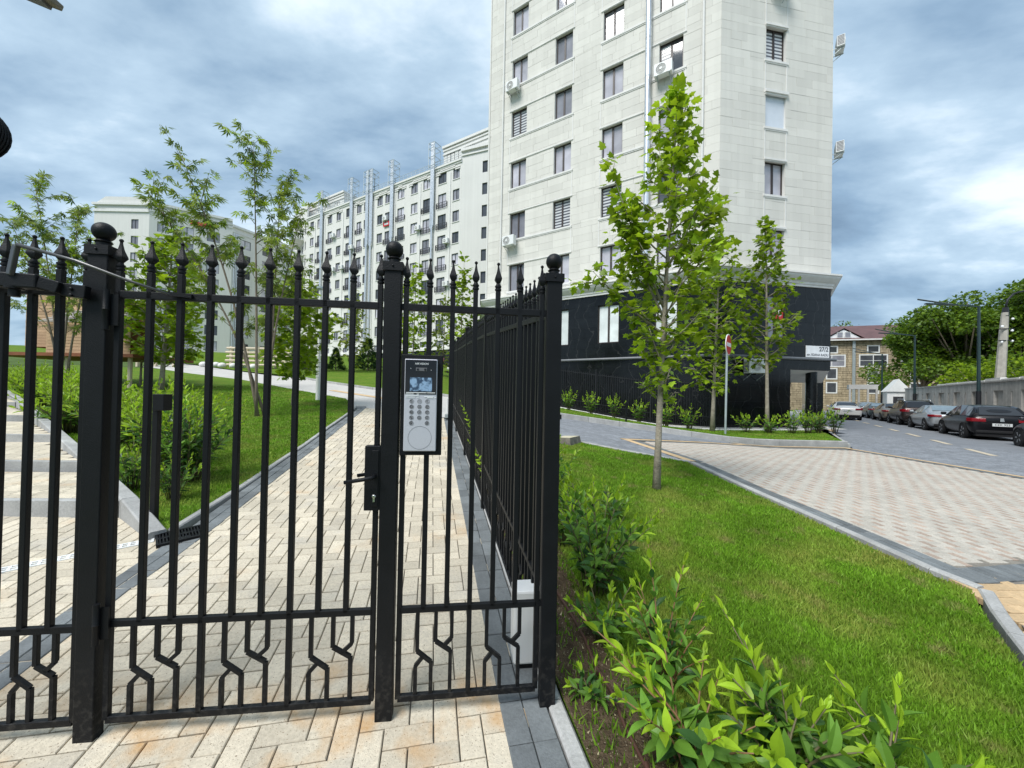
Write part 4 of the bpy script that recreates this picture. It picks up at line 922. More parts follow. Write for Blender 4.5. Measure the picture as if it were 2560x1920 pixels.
for a, b, fr in cols:
    for k, h in enumerate(heads):
        z0 = h-(2.15 if fr and k else 1.6); kk = random.choice(['glass_mid','glass_curtain_reflect','glass_mid','glass_dark'])
        add_window(midb, MF, (a+b)/2, b-a, z0, h, n=-.12, fm='frame_dark', kinds=(kk,))
        if fr and k:
            mb = MB(); wd = .45
            for z in (z0+.05, z0+.4, z0+.78): MF.box(mb, a-.25, b+.25, .12, .17, z, z+.05)
            for j in range(7): tt = a-.25+(b-a+.45)*j/6; MF.box(mb, tt, tt+.04, .125, .165, z0+.05, z0+.8)
            for tt in (a-.25, b+.2): MF.box(mb, tt, tt+.05, 0, .12, z0+.05, z0+.8)
            build(mb, 'balcony_rail', 'rail_grey', midb)
        else:
            mb = MB(); MF.box(mb, a-.08, b+.08, 0, .08, z0-.1, z0); build(mb, 'sill', 'moulding', midb)
for t in (2.0, 7.9, 13.4, 18.6, 23.6, 26.7, 32.1, 35.2):
    mb = MB(); MF.box(mb, t-.12, t+.12, 0, .1, ZB+1.8, ZR-1.4); build(mb, 'pilaster', 'moulding', midb)
mb = MB(); MF.box(mb, -.1, ML, 0, .25, ZR-.25, ZR); MF.box(mb, -.1, ML, 0, .12, ZR-.5, ZR-.25); build(mb, 'cornice', 'moulding', midb)
for t0, t1 in ((.2,4.8),(5.6,10.4),(11,13.6),(14.3,18.2),(21.3,24.2),(27,31.7)):   # stepped relief bands below the parapet
    mb = MB()
    for dz in (0, .28): 
        MF.box(mb, t0, t0+.9, 0, .1, ZR-1.0-dz, ZR-.85-dz); MF.box(mb, t0+.9, t1-.9, 0, .1, ZR-.72-dz*.0-dz, ZR-.57-dz); MF.box(mb, t1-.9, t1, 0, .1, ZR-1.0-dz, ZR-.85-dz)
    build(mb, 'relief_band', 'moulding', midb)
for t, two in ((5.2,0),(13.9,0),(18.9,0),(19.9,0),(24.1,0),(32.8,0)):
    mb = MB(); mb.tube([MF.p(t,.3,ZB+2), MF.p(t,.3,26.4)], .17, 10); build(mb, 'flue_pipe', 'flue', midb, smooth=rad(40))
    for o in (-.24, 0, .24):
        mb = MB(); mb.tube([MF.p(t+o,.34,26.2), MF.p(t+o,.34,38.6)], .125, 10); build(mb, 'flue_pipe', 'flue', midb, smooth=rad(40))
    mb = MB(); mb.bar(MF.p(t-.3,.34,26.2), MF.p(t,.3,25.6), .2, .2); mb.bar(MF.p(t+.3,.34,26.2), MF.p(t,.3,25.6), .2, .2); build(mb, 'flue_bend', 'flue', midb)
    mb = MB()
    for z in (35, 36.3, 37.6, 38.4):
        for q in ((-.55,-.1),(.55,-.1)): mb.bar(MF.p(t+q[0],.65,z), MF.p(t+q[0],-.7,z), .06)
        mb.bar(MF.p(t-.55,.65,z), MF.p(t+.55,.65,z), .06); mb.bar(MF.p(t-.55,-.7,z), MF.p(t+.55,-.7,z), .06)
    for q in ((-.55,.65),(.55,.65),(-.55,-.7),(.55,-.7)): mb.bar(MF.p(t+q[0],q[1],34.6), MF.p(t+q[0],q[1],38.4), .07)
    build(mb, 'flue_cage', 'galv', midb)
mb = MB()
for t in np.arange(.2, ML, .9): mb.bar(MF.p(t,-.15,ZR), MF.p(t,-.15,ZR+1.05), .04)
for z in (.35,.7,1.05): mb.bar(MF.p(0,-.15,ZR+z), MF.p(ML,-.15,ZR+z), .045)
build(mb, 'roof_rail', 'galv', midb)
# set-back top storeys with their own cornice
for t0, t1, zt in ((-6,4.2,37.9),(29,45,38.2)):
    mb = MB(); MF.box(mb, t0, t1, -6, -1.6 if t0 > 0 else -.9, ZR-.1, zt); build(mb, 'penthouse', 'stucco', midb)
    mb = MB(); n1 = -1.6 if t0 > 0 else -.9; MF.box(mb, t0-.1, t1+.15, -6, n1+.25, zt, zt+.35); MF.box(mb, t0-.1, t1+.1, -6, n1+.12, zt-.4, zt-.2); MF.box(mb, t0-.1, t1+.1, -6, n1+.12, zt-1.0, zt-.8); build(mb, 'penthouse_cornice', 'moulding', midb)
    for tt in ((.6,2.8) if t0 < 0 else (31,34,37)): add_window(midb, MF, tt, 1.5, ZR+.2, ZR+2.1, n=n1+.03, fm='frame_dark', kinds=('glass_dark',))
mb = MB(); MF.box(mb, 4.2, 38, -6, -.3, ZR-.3, ZR-.05); build(mb, 'roof', 'concrete', midb)
# right-hand end: blank return bay, then a strip of side windows
RF2 = Face((-7.73,54.0), (.93,-.36), (-.36,-1)); mb = MB(); opsr = [(3.3,4.1,h-1.6,h) for h in heads]
for a, b, c, d in wall_rects(.002, 6, ZB+1.2, ZR+1.2, opsr): RF2.box(mb, a, b, -.3, 0, c, d)
build(mb, 'end_wall', 'stucco', midb)
for a, b, c, d in opsr: add_window(midb, RF2, 3.7, .8, c, d, n=-.12, fm='frame_dark', kinds=('glass_dark',), mull=0)
mb = MB(); RF2.box(mb, 0, 6, 0, .3, ZR+.9, ZR+1.3); RF2.box(mb, 0, 6, 0, .15, ZR+.3, ZR+.5); build(mb, 'end_cornice', 'moulding', midb)
# balcony wing at the left end
WF = Face((MF.p(ML,0,0).x, MF.p(ML,0,0).y), (-.62,.784), (-.784,-.62)); mb = MB(); ow = [(.8,1.9,h-1.7,h) for h in heads]+[(3.6,5.0,h-2.1,h) for h in heads]
for a, b, c, d in wall_rects(.002, 16, ZB, 38, ow): WF.box(mb, a, b, -.3, 0, c, d)
build(mb, 'wing_wall', 'stucco', midb)
for a, b, c, d in ow: add_window(midb, WF, (a+b)/2, b-a, c, d, n=-.12, fm='frame_dark', kinds=('glass_mid',))
for h in heads:
    mb = MB(); WF.box(mb, 2.6, 9.5, 0, 1.7, h-2.45, h-2.1); build(mb, 'balcony_slab', 'moulding', midb)
    mb = MB()
    for z in (h-1.2, h-1.95): mb.bar(WF.p(2.65,1.65,z), WF.p(9.5,1.65,z), .05); mb.bar(WF.p(2.65,1.65,z), WF.p(2.65,.02,z), .05)
    for t in np.arange(2.65, 9.5, .5): mb.bar(WF.p(t,1.65,h-2.1), WF.p(t,1.65,h-1.2), .03)
    build(mb, 'balcony_rail', 'galv', midb)
for i, (t, k) in enumerate([(15.3,1),(8.0,2),(2.3,3),(2.2,5),(26.5,3),(26.5,5),(23.9,2),(29.0,3),(26.4,6),(10.4,7),(29.2,1)]):
    ac('small air conditioner on the long white block, '+['beside the second flue, second storey down','between first and second flue','at the right end, fourth storey down','at the right end, sixth storey down','near the fifth flue, fourth storey down','near the fifth flue, sixth storey down','beside the fifth flue, third storey down','left of the fifth flue, fourth storey down','near the fifth flue, seventh storey down','low down beside the intercom post','left of the fifth flue, second storey down'][i], MF, t, heads[k]-1.5, .95, .7, .4, group='air conditioners on the long white block')
bn = thing('window_banner', 'small red and white banner tied to a balcony rail of the long block', 'banner', MF.p(15.1,.2,28.4)); mb = MB(); MF.box(mb, 14.4, 15.9, .2, .23, 28.35, 29.05); build(mb, 'cloth', 'sign_red', bn); mb = MB(); MF.box(mb, 14.7, 15.6, .232, .24, 28.55, 28.85); build(mb, 'print', 'sign_white', bn)
# ---- the white block at the far left
lb = thing('apartment_block', 'white apartment block with stepped gable corner behind the feathery trees', 'building', (-66.9,70,6.5))
def facade(root, F, L, zb, zr, cols, heads, wh, m='stucco', kinds=('glass_mid',)):
    ops = [(a, b, h-wh, h) for a, b in cols for h in heads]; mb = MB()
    for a, b, c, d in wall_rects(.001, L, zb, zr, ops): F.box(mb, a, b, -.3, 0, c, d)
    for a, b, c, d in ops: F.box(mb, a, b, -.32, -.28, c, d)
    build(mb, 'wall', m, root)
    for a, b, c, d in ops: add_window(root, F, (a+b)/2, b-a, c, d, n=-.12, fm='frame_dark', kinds=(random.choice(['glass_mid','glass_curtain_reflect','glass_dark']),))
hl = [32.3-3.05*k for k in range(9)]
F1 = Face((-77,70), (1,0), (0,-1)); F2 = Face((-66.9,70), (10.1,7), (.57,-.82)); F3 = Face((-56.8,77), (2.8,6), (.9,-.42)); F0 = Face((-77,70), (-.3,1), (-1,-.3))
facade(lb, F1, 10.1, 3, 35.2, [(6.8,8.15)], hl, 1.75); facade(lb, F2, 12.29, 3, 35.6, [(1.1,2.6),(4.3,6.3),(8.3,10.3)], hl, 1.9); facade(lb, F3, 14, 3, 34.6, [(1.4,3.6),(6,8)], hl, 1.8); facade(lb, F0, 8, 3, 34, [], [], 1)
mb = MB(); F1.box(mb, -.2, 10.1, 0, .35, 34.8, 35.2); F1.box(mb, -.1, 10.1, 0, .2, 33.6, 33.85); F1.box(mb, 2.2, 10.1, 0, .12, 33.9, 34.2); build(mb, 'cornice', 'moulding', lb)
mb = MB(); F2.box(mb, 0, 12.3, 0, .35, 35.2, 35.65); F2.box(mb, 0, 12.3, 0, .2, 34.5, 34.7); F2.box(mb, 0, 12.3, 0, .15, 33.9, 34.1); build(mb, 'cornice', 'moulding', lb)
mb = MB(); F3.box(mb, 0, 14, 0, .35, 34.2, 34.65); F3.box(mb, 0, 14, 0, .15, 33.2, 33.4); build(mb, 'cornice', 'moulding', lb)
mb = MB(); mb.add([(-77,70,35.1),(-75,70,36.4),(-67,70,36.4),(-66.8,70.05,35.1),(-77,78,35.1),(-75,78,36.4),(-67,78,36.4),(-66.8,78,35.1)], [(0,3,2,1),(4,5,6,7),(0,1,5,4),(1,2,6,5),(2,3,7,6)]); build(mb, 'gable', 'stucco', lb)
mb = MB(); mb.add([(-77,70.3,34.9),(-66.9,70.3,34.9),(-57,77.3,34.9),(-54,84,34.4),(-60,95,34.4),(-79,85,34.9)],[(0,1,2,3,4,5)]); build(mb, 'roof', 'concrete', lb)
for t in (3.2, 3.5): mb = MB(); mb.tube([F2.p(t,.2,10), F2.p(t,.2,33.5)], .15, 8); build(mb, 'flue_pipe', 'flue', lb, smooth=rad(40))
for t in (.3,.6,.9,1.1): mb = MB(); mb.tube([F3.p(t,.2,8), F3.p(t,.2,33)], .1, 8); build(mb, 'flue_pipe', 'flue', lb, smooth=rad(40))
mb = MB(); F1.box(mb, -.2, 10.2, 0, .3, 7.6, 8.1); F2.box(mb, 0, 12.4, 0, .3, 7.6, 8.1); F3.box(mb, 0, 14, 0, .3, 7.6, 8.1); build(mb, 'plinth_cornice', 'moulding', lb)
for h in hl[1:7:2]:
    mb = MB(); F2.box(mb, 3.9, 6.8, 0, .9, h-2.1, h-1.9); build(mb, 'balcony_slab', 'moulding', lb)
    mb = MB()
    for z in (h-1.0, h-1.4, h-1.8): mb.bar(F2.p(3.9,.85,z), F2.p(6.8,.85,z), .05)
    build(mb, 'balcony_rail', 'galv', lb)
bn = thing('roof_banner', 'long red banner on the upper facade behind the feathery trees', 'banner', F2.p(6,.3,33)); mb = MB(); F2.box(mb, 5.8, 9.2, .3, .34, 32.9, 33.6); build(mb, 'cloth', 'banner_red', bn)

# ---- sandstone block with a red roof at the end of the street
sb = thing('brick_building', 'sandstone coloured institution building with a red metal roof at the street end', 'building', (52,60,0))
o0, o1 = V((40,64,0)), V((75,52.5,0)); SBF = Face((o0.x,o0.y), ((o1-o0).x,(o1-o0).y), (-.3,-1)); SL = (o1-o0).length
def sbt(px):
    r = (px-1280)/962+.0; d = SBF.d; return (r*o0.y-o0.x)/(d.x-r*d.y)
wins = []
for c in (sbt(2079), sbt(2183), sbt(2290)):
    for z0, z1, w in ((2.7,4.5,1.5),(4.9,6.7,1.5),(9.0,10.2,1.6),(6.85,8.8,3.6)): wins.append((c-w/2, c+w/2, z0, z1))
mb = MB()
SBF.box(mb, 0, SL, -.5, -.14, -.5, 11.2); build(mb, 'wall', 'beige_joint', sb)
bi = []; z = -.3; r_ = 0
while z < 11.2:
    t = sbt(1980)-random.random()
    while t < sbt(2330):
        l = random.uniform(.8, 1.1); rects = [(t, t+l, z, min(11.2, z+.36))]; t += l
        for o in wins: rects = subtract(rects, o)
        bi += [q for q in rects if q[1]-q[0] > .06 and q[3]-q[2] > .06]
    z += .36; r_ += 1
bb = MB(); bb.add([(0,0,0),(1,0,0),(1,0,1),(0,0,1),(0,.15,0),(1,.15,0),(1,.15,1),(0,.15,1)], [(0,1,2,3),(4,0,3,7),(1,5,6,2),(3,2,6,7),(4,5,1,0)]); BBM = bb.mesh(name='stone_block'); restb = MB()
for i, (a, b, c, d) in enumerate(bi):
    M = SBF.M(a+.02, random.uniform(-.02,.02), c+.02) @ Matrix.Diagonal((b-a-.04, 1, d-c-.04, 1))
    if i < 260: link('stone_block', BBM, 'beige_brick', sb, M)
    else: restb.add(bb.v, bb.f, M)
build(restb, 'stone_blocks', 'beige_brick', sb, kind='stuff')
for q0, q1 in ((0, sbt(1980)-1), (sbt(2330)+1, SL)): mb = MB(); SBF.box(mb, q0, q1, -.14, -.02, -.5, 11.2); build(mb, 'plain_wall', 'beige_brick', sb)
for a, b, c, d in wins: add_window(sb, SBF, (a+b)/2, b-a, c, d, n=.0, fm='white_paint', kinds=('glass_dark',) if random.random() < .6 else ('glass_mid',), mull=1 if b-a > 2 else 0, transom=(d-c)/2 if b-a > 2 else 0, fr=.17)
mb = MB(); e0, e1 = SBF.p(-.5,.6,11.15), SBF.p(SL+.5,.6,11.15); r0_, r1_ = SBF.p(4,-6,14.2), SBF.p(SL-4,-6,14.2); k0, k1 = SBF.p(-.5,-12,11.15), SBF.p(SL+.5,-12,11.15)
mb.add([e0,e1,r1_,r0_,k0,k1],[(0,1,2,3),(3,2,5,4),(0,3,4),(1,5,2)]); rf = build(mb, 'roof', 'roof_red', sb)
mb = MB(); mb.bar(e0-V((0,0,.12)), e1-V((0,0,.12)), .25, .2); build(mb, 'gutter', 'moulding', sb)
dc = sbt(2107); mb = MB(); mb.add([SBF.p(dc-2.6,.3,11.3),SBF.p(dc+2.6,.3,11.3),SBF.p(dc,.3,12.9),SBF.p(dc-2.6,-3.5,11.3),SBF.p(dc+2.6,-3.5,11.3),SBF.p(dc,-3.5,12.9)],[(0,2,5,3),(1,4,5,2)]); build(mb, 'dormer_roof', 'roof_red', sb)
mb = MB(); mb.add([SBF.p(dc-2.2,.1,11.35),SBF.p(dc+2.2,.1,11.35),SBF.p(dc,.1,12.7)],[(0,1,2)]); build(mb, 'dormer_gable', 'sign_white', sb)
for o in (-.5,.5): add_window(sb, SBF, dc+o, .8, 11.4, 12.3, n=.22, fm='white_paint', kinds=('glass_mid',), mull=0)
for px in (2131, 2134): t = sbt(px); mb = MB(); mb.tube([SBF.p(t,.2,0), SBF.p(t,.2,11.1)], .13, 8); build(mb, 'downpipe', 'galv', sb, smooth=rad(40))
mb = MB(); mb.tube([SBF.p(sbt(2203),.5,-.2), SBF.p(sbt(2203),.5,7.8)], .14, 8); build(mb, 'drain_pole', 'iron_far', sb)
# ---------------------------------------------------------------- boundary wall, lamps, signs, cars
bw = thing('boundary_wall', 'long grey rendered wall with recessed panels along the street', 'wall', (*rd(10,10.8),0))
WFc = Face(tuple(rd(8,10.8)), tuple(RU), tuple(-RN)); WL = 46; WH = 2.85
rec = []; t = 1.2
while t < WL-1.5: rec.append((t, t+1.15, .5, 2.35)); rec.append((t+2.05, t+2.2, .9, 2.3)); t += 3.1
mb = MB()
for a, b, c, d in wall_rects(0, WL, -.3, WH, rec): WFc.box(mb, a, b, -.25, 0, c, d)
build(mb, 'wall_body', 'fence_wall', bw)
for a, b, c, d in rec: mb = MB(); WFc.box(mb, a, b, -.24, -.13, c, d); build(mb, 'recess_panel', 'fence_wall', bw)
mb = MB(); WFc.box(mb, 0, WL, -.32, .06, WH, WH+.09); build(mb, 'coping', 'fence_wall', bw)
for k in range(9):
    mb = MB(); t = 18+k*2.1; WFc.box(mb, t, t+2.0+random.uniform(-.2,.3), -.28, -.02, WH+.092, WH+.17+random.uniform(0,.08)); build(mb, 'coping_slab', 'moulding', bw)
gh = thing('gatehouse', 'small white gabled gatehouse at the far end of the boundary wall', 'gatehouse', (*rd(55.5,10.4),0))
gF = Face(tuple(rd(54.6,9.6)), (RN[0],RN[1]), tuple(-RU)); mb = MB(); gF.box(mb,0,1.7,-2,0,-.2,2.6); build(mb,'wall','white_paint',gh)
mb = MB(); mb.add([gF.p(-.15,.15,2.6),gF.p(1.85,.15,2.6),gF.p(.85,.15,3.9),gF.p(-.15,-2.1,2.6),gF.p(1.85,-2.1,2.6),gF.p(.85,-2.1,3.9)],[(0,1,2),(0,2,5,3),(1,4,5,2),(4,3,5)]); build(mb,'roof','white_paint',gh)
mb = MB(); gF.box(mb,.45,1.2,0,.04,0,2.1); build(mb,'door','frame_dark',gh)
hut = thing('porch', 'grey flat roofed porch beside the gatehouse', 'porch', (*rd(58,8.2),0)); hF = Face(tuple(rd(57,6.9)), (RN[0],RN[1]), tuple(-RU)); mb = MB(); hF.box(mb,0,2.4,-1.5,0,2.9,3.4); build(mb,'roof','concrete',hut)
for o in (.1,.85,1.6,2.3): mb = MB(); hF.box(mb,o-.08,o+.08,-.2,0,-.2,2.9); build(mb,'pillar','fence_wall',hut)
wb = thing('brick_stack', 'pile of white bricks on top of the grey wall', 'bricks', (*rd(22,11.1),WH)); 
for r in range(4):
    for c in range(3): mb = MB(); WFc.box(mb, 13.4+c*.27, 13.65+c*.27, -.9, -.4, WH+.1+r*.13, WH+.22+r*.13); build(mb, 'brick', 'moulding', wb)
# street lamps with two arms
def street_lamp(label, p, H=7.3, arms=True):
    t = thing('street_lamp', label, 'street lamp', (*p, 0), 'street lamps along the wall'); b = MB(); b.tube([(p[0],p[1],-.1),(p[0],p[1],2.3)],.11,10); build(b,'base','iron_far',t,smooth=rad(40))
    b = MB(); b.tube([(p[0],p[1],2.3),(p[0],p[1],H)],[.085,.06],10); build(b,'pole','lamp_green',t,smooth=rad(40))
    for ang, rise in ((.25,.45),(-.3,.05)):
        d = -RN*math.cos(ang)+RU*math.sin(ang); q = V((p[0]+d[0]*1.0,p[1]+d[1]*1.0,H+.1+rise*.35)); r = V((p[0]+d[0]*2.5,p[1]+d[1]*2.5,H+.2+rise*1.4))
        b = MB(); b.bar((p[0],p[1],H-.03), q, .06, .06); build(b,'arm','lamp_green',t)
        b = MB(); b.bar(q, r, .22, .07); build(b,'lamp_head','lamp_green',t,bevel=.02)
street_lamp('tall dark green twin arm street lamp nearest the viewer by the wall', rd(34.1,9.9)); street_lamp('dark twin arm street lamp in the middle of the row by the wall', rd(46.6,9.9)); street_lamp('most distant twin arm street lamp, before the sandstone building', rd(58.7,9.9), 6.9)
up = thing('utility_pole', 'tapered concrete utility pole with a curved lamp arm behind the wall', 'utility pole', (37,29.5,0))
px_, py_ = 37.3, 29.6; b = MB(); b.tube([(px_,py_,-.2),(px_+.5,py_,7.0),(px_+.62,py_,8.6)],[.34,.24,.2],8); build(b,'pole','pole_concrete',up)
b = MB(); b.tube([(px_+.62,py_,8.3),(px_+.66,py_,9.0)],[.22,.16],8); build(b,'collar','iron_far',up)
b = MB(); b.tube([(px_+.66,py_,8.9),(px_+.8,py_,9.6),(px_+1.3,py_,10.1),(px_+2.2,py_,10.35),(px_+3.4,py_,10.4)],.07,8); build(b,'arm','iron_far',up,smooth=0)
b = MB(); b.bar((px_+3.4,py_,10.38),(px_+4.1,py_,10.4),.25,.14); build(b,'lamp_head','iron_far',up)
for dx, z in ((-.35,7.5),(.45,8.1),(.4,7.2),(-.4,6.3),(.4,6.4)): b = MB(); b.ball((px_+.5+dx,py_-.2,z),.09,8,6); build(b,'insulator','sign_white',up,smooth=0)
for z in (7.3,6.4): b = MB(); b.bar((px_-.1,py_-.2,z),(px_+1.05,py_-.2,z+.05),.07); build(b,'crossarm','iron_far',up)
# no-entry sign
ns = thing('no_entry_sign', 'round red no entry sign on a galvanised pole in the verge', 'road sign', (8.35,14.9,.2)); sx, sy = 8.28,14.9
b = MB(); b.tube([(sx,sy,.1),(sx+.03,sy,4.05)],.04,12); build(b,'pole','galv',ns,smooth=rad(40))
sdv_ = V((.74,-.672,0)).normalized(); sM = frame((sx+.06,sy-.02,3.72), V((sdv_.y,-sdv_.x,0))*-1) 
nz = sdv_; xx = V((0,0,1)).cross(nz); sM = Matrix(((xx.x,0,nz.x,sx+.06),(xx.y,0,nz.y,sy-.04),(xx.z,1,nz.z,3.66),(0,0,0,1)))
b = MB(); b.lathe([(.40,-.02),(.41,-.01),(.41,.005),(.40,.01)],36); link('disc','' and None or b.mesh(rad(35),'disc'),'sign_white',ns,sM)
b = MB(); b.lathe([(.375,.0105),(.375,.016)],36); link('red_face', b.mesh(rad(35),'red_face'),'sign_red',ns,sM)
b = MB(); b.box(-.29,.29,-.075,.075,.0165,.021); link('white_bar', b.mesh(name='white_bar'),'sign_white',ns,sM)
b = MB(); b.bar((sx,sy,3.85),(sx+.06,sy-.04,3.85),.05,.04); b.bar((sx,sy,3.5),(sx+.06,sy-.04,3.5),.05,.04); build(b,'clamp','galv',ns)
# far crossing and give-way signs
cs = thing('road_sign', 'blue pedestrian crossing sign under a white give way triangle', 'road sign', (*rd(62,3.9),0)); q = V((*rd(62,3.9),0)); D_ = V((-RU[0],-RU[1],0)); X_ = V((0,0,1)).cross(D_)
b = MB(); b.tube([q,q+V((0,0,3.6))],.06,8); build(b,'pole','galv',cs)
cM_ = Matrix(((X_.x,0,D_.x,q.x),(X_.y,0,D_.y,q.y),(0,1,0,1.9),(0,0,0,1)))
b = MB(); b.box(-.75,.75,-.75,.75,.08,.1); link('yellow_board', b.mesh(name='yellow_board'),'sign_yellow',cs,cM_); b = MB(); b.box(-.6,.6,-.6,.6,.105,.12); link('blue_panel', b.mesh(name='blue_panel'),'sign_blue',cs,cM_)
b = MB(); b.add([(-.42,-.4,.125),(.42,-.4,.125),(0,.42,.125)],[(0,1,2)]); link('white_triangle', b.mesh(name='white_triangle'),'sign_white',cs,cM_)
b = MB(); b.tube([(0,.2,.13),(0,-.05,.13),(-.12,-.33,.13)],.05,6); b.tube([(0,-.05,.13),(.12,-.33,.13)],.05,6); b.ball((0,.24,.13),.07,8,6); link('walker_symbol', b.mesh(0,'walker_symbol'),'text_dark',cs,cM_)
b = MB(); b.add([(-.62,2.05,.1),(.62,2.05,.1),(0,1.0,.1)],[(0,2,1)]); link('give_way_rim', b.mesh(name='give_way_rim'),'sign_red',cs,cM_); b = MB(); b.add([(-.46,1.96,.11),(.46,1.96,.11),(0,1.2,.11)],[(0,2,1)]); link('give_way_face', b.mesh(name='give_way_face'),'sign_white',cs,cM_)
# cars -----------------------------------------------------------------------------------------
PROF = {
 'hatch': dict(L=4.35, st=[(0,.42,.60,.80,.84,.72,.68,.5),(.05,.30,.60,.93,.98,.84,.80,.64),(.22,.24,.62,.99,1.16,.89,.85,.64),(.55,.21,.62,1.0,1.40,.90,.86,.60),(1.1,.20,.61,.98,1.46,.905,.87,.60),(1.9,.20,.60,.96,1.475,.905,.87,.60),(2.45,.20,.59,.94,1.42,.905,.87,.58),(3.15,.20,.58,.93,1.02,.90,.86,.66),(3.4,.21,.57,.90,.93,.89,.84,.6),(3.95,.23,.54,.80,.83,.87,.80,.55),(4.25,.28,.50,.66,.68,.78,.72,.5),(4.35,.36,.48,.55,.56,.62,.58,.45)], side=(2,6), rear=(1,3), front=(6,7), wheels=(.78,3.42), tail=(.70,.92,.80)),
 'sedan': dict(L=4.75, st=[(0,.42,.60,.78,.80,.70,.66,.5),(.06,.30,.60,.93,.96,.85,.80,.62),(.35,.24,.62,.99,1.02,.90,.84,.66),(.75,.21,.62,1.0,1.06,.905,.86,.68),(1.45,.20,.61,.97,1.39,.905,.87,.58),(2.0,.20,.60,.96,1.43,.905,.87,.58),(2.6,.20,.59,.94,1.38,.905,.87,.57),(3.4,.20,.58,.92,1.0,.90,.86,.66),(3.65,.21,.57,.89,.92,.89,.84,.6),(4.3,.23,.54,.79,.82,.87,.80,.55),(4.65,.28,.50,.66,.68,.78,.72,.5),(4.75,.36,.48,.55,.56,.62,.58,.45)], side=(4,6), rear=(3,4), front=(6,7), wheels=(.98,3.78), tail=(.72,.92,.80)),
 'suv': dict(L=4.55, st=[(0,.50,.72,.95,.98,.74,.70,.55),(.05,.38,.72,1.10,1.14,.86,.82,.66),(.2,.32,.74,1.14,1.32,.91,.86,.66),(.45,.28,.74,1.14,1.60,.92,.87,.62),(1.1,.27,.73,1.12,1.68,.925,.88,.62),(1.9,.27,.72,1.10,1.69,.925,.88,.62),(2.55,.27,.71,1.08,1.62,.925,.88,.60),(3.25,.27,.70,1.07,1.16,.92,.87,.68),(3.5,.28,.69,1.04,1.07,.91,.85,.6),(4.1,.30,.66,.95,.98,.89,.82,.55),(4.45,.36,.60,.80,.82,.80,.74,.5),(4.55,.44,.58,.68,.69,.66,.60,.45)], side=(2,6), rear=(1,3), front=(6,7), wheels=(.85,3.55), tail=(.85,1.10,.80)),
}
_wheel = None
def wheel_meshes():
    global _wheel
    if _wheel is None:
        t = MB(); t.lathe([(.2,-.1),(.30,-.11),(.325,-.08),(.33,0),(.325,.08),(.30,.11),(.2,.1)], 22); r = MB(); r.lathe([(.02,.06),(.05,.075),(.06,.07),(.2,.085),(.21,.10),(.205,.06)], 22)
        for k in range(5): a = k*2*PI/5; r.bar((.04*math.cos(a),.04*math.sin(a),.088),(.2*math.cos(a),.2*math.sin(a),.096),.05,.02)
        _wheel = (t.mesh(rad(45),'tyre'), r.mesh(rad(45),'rim'))
    return _wheel
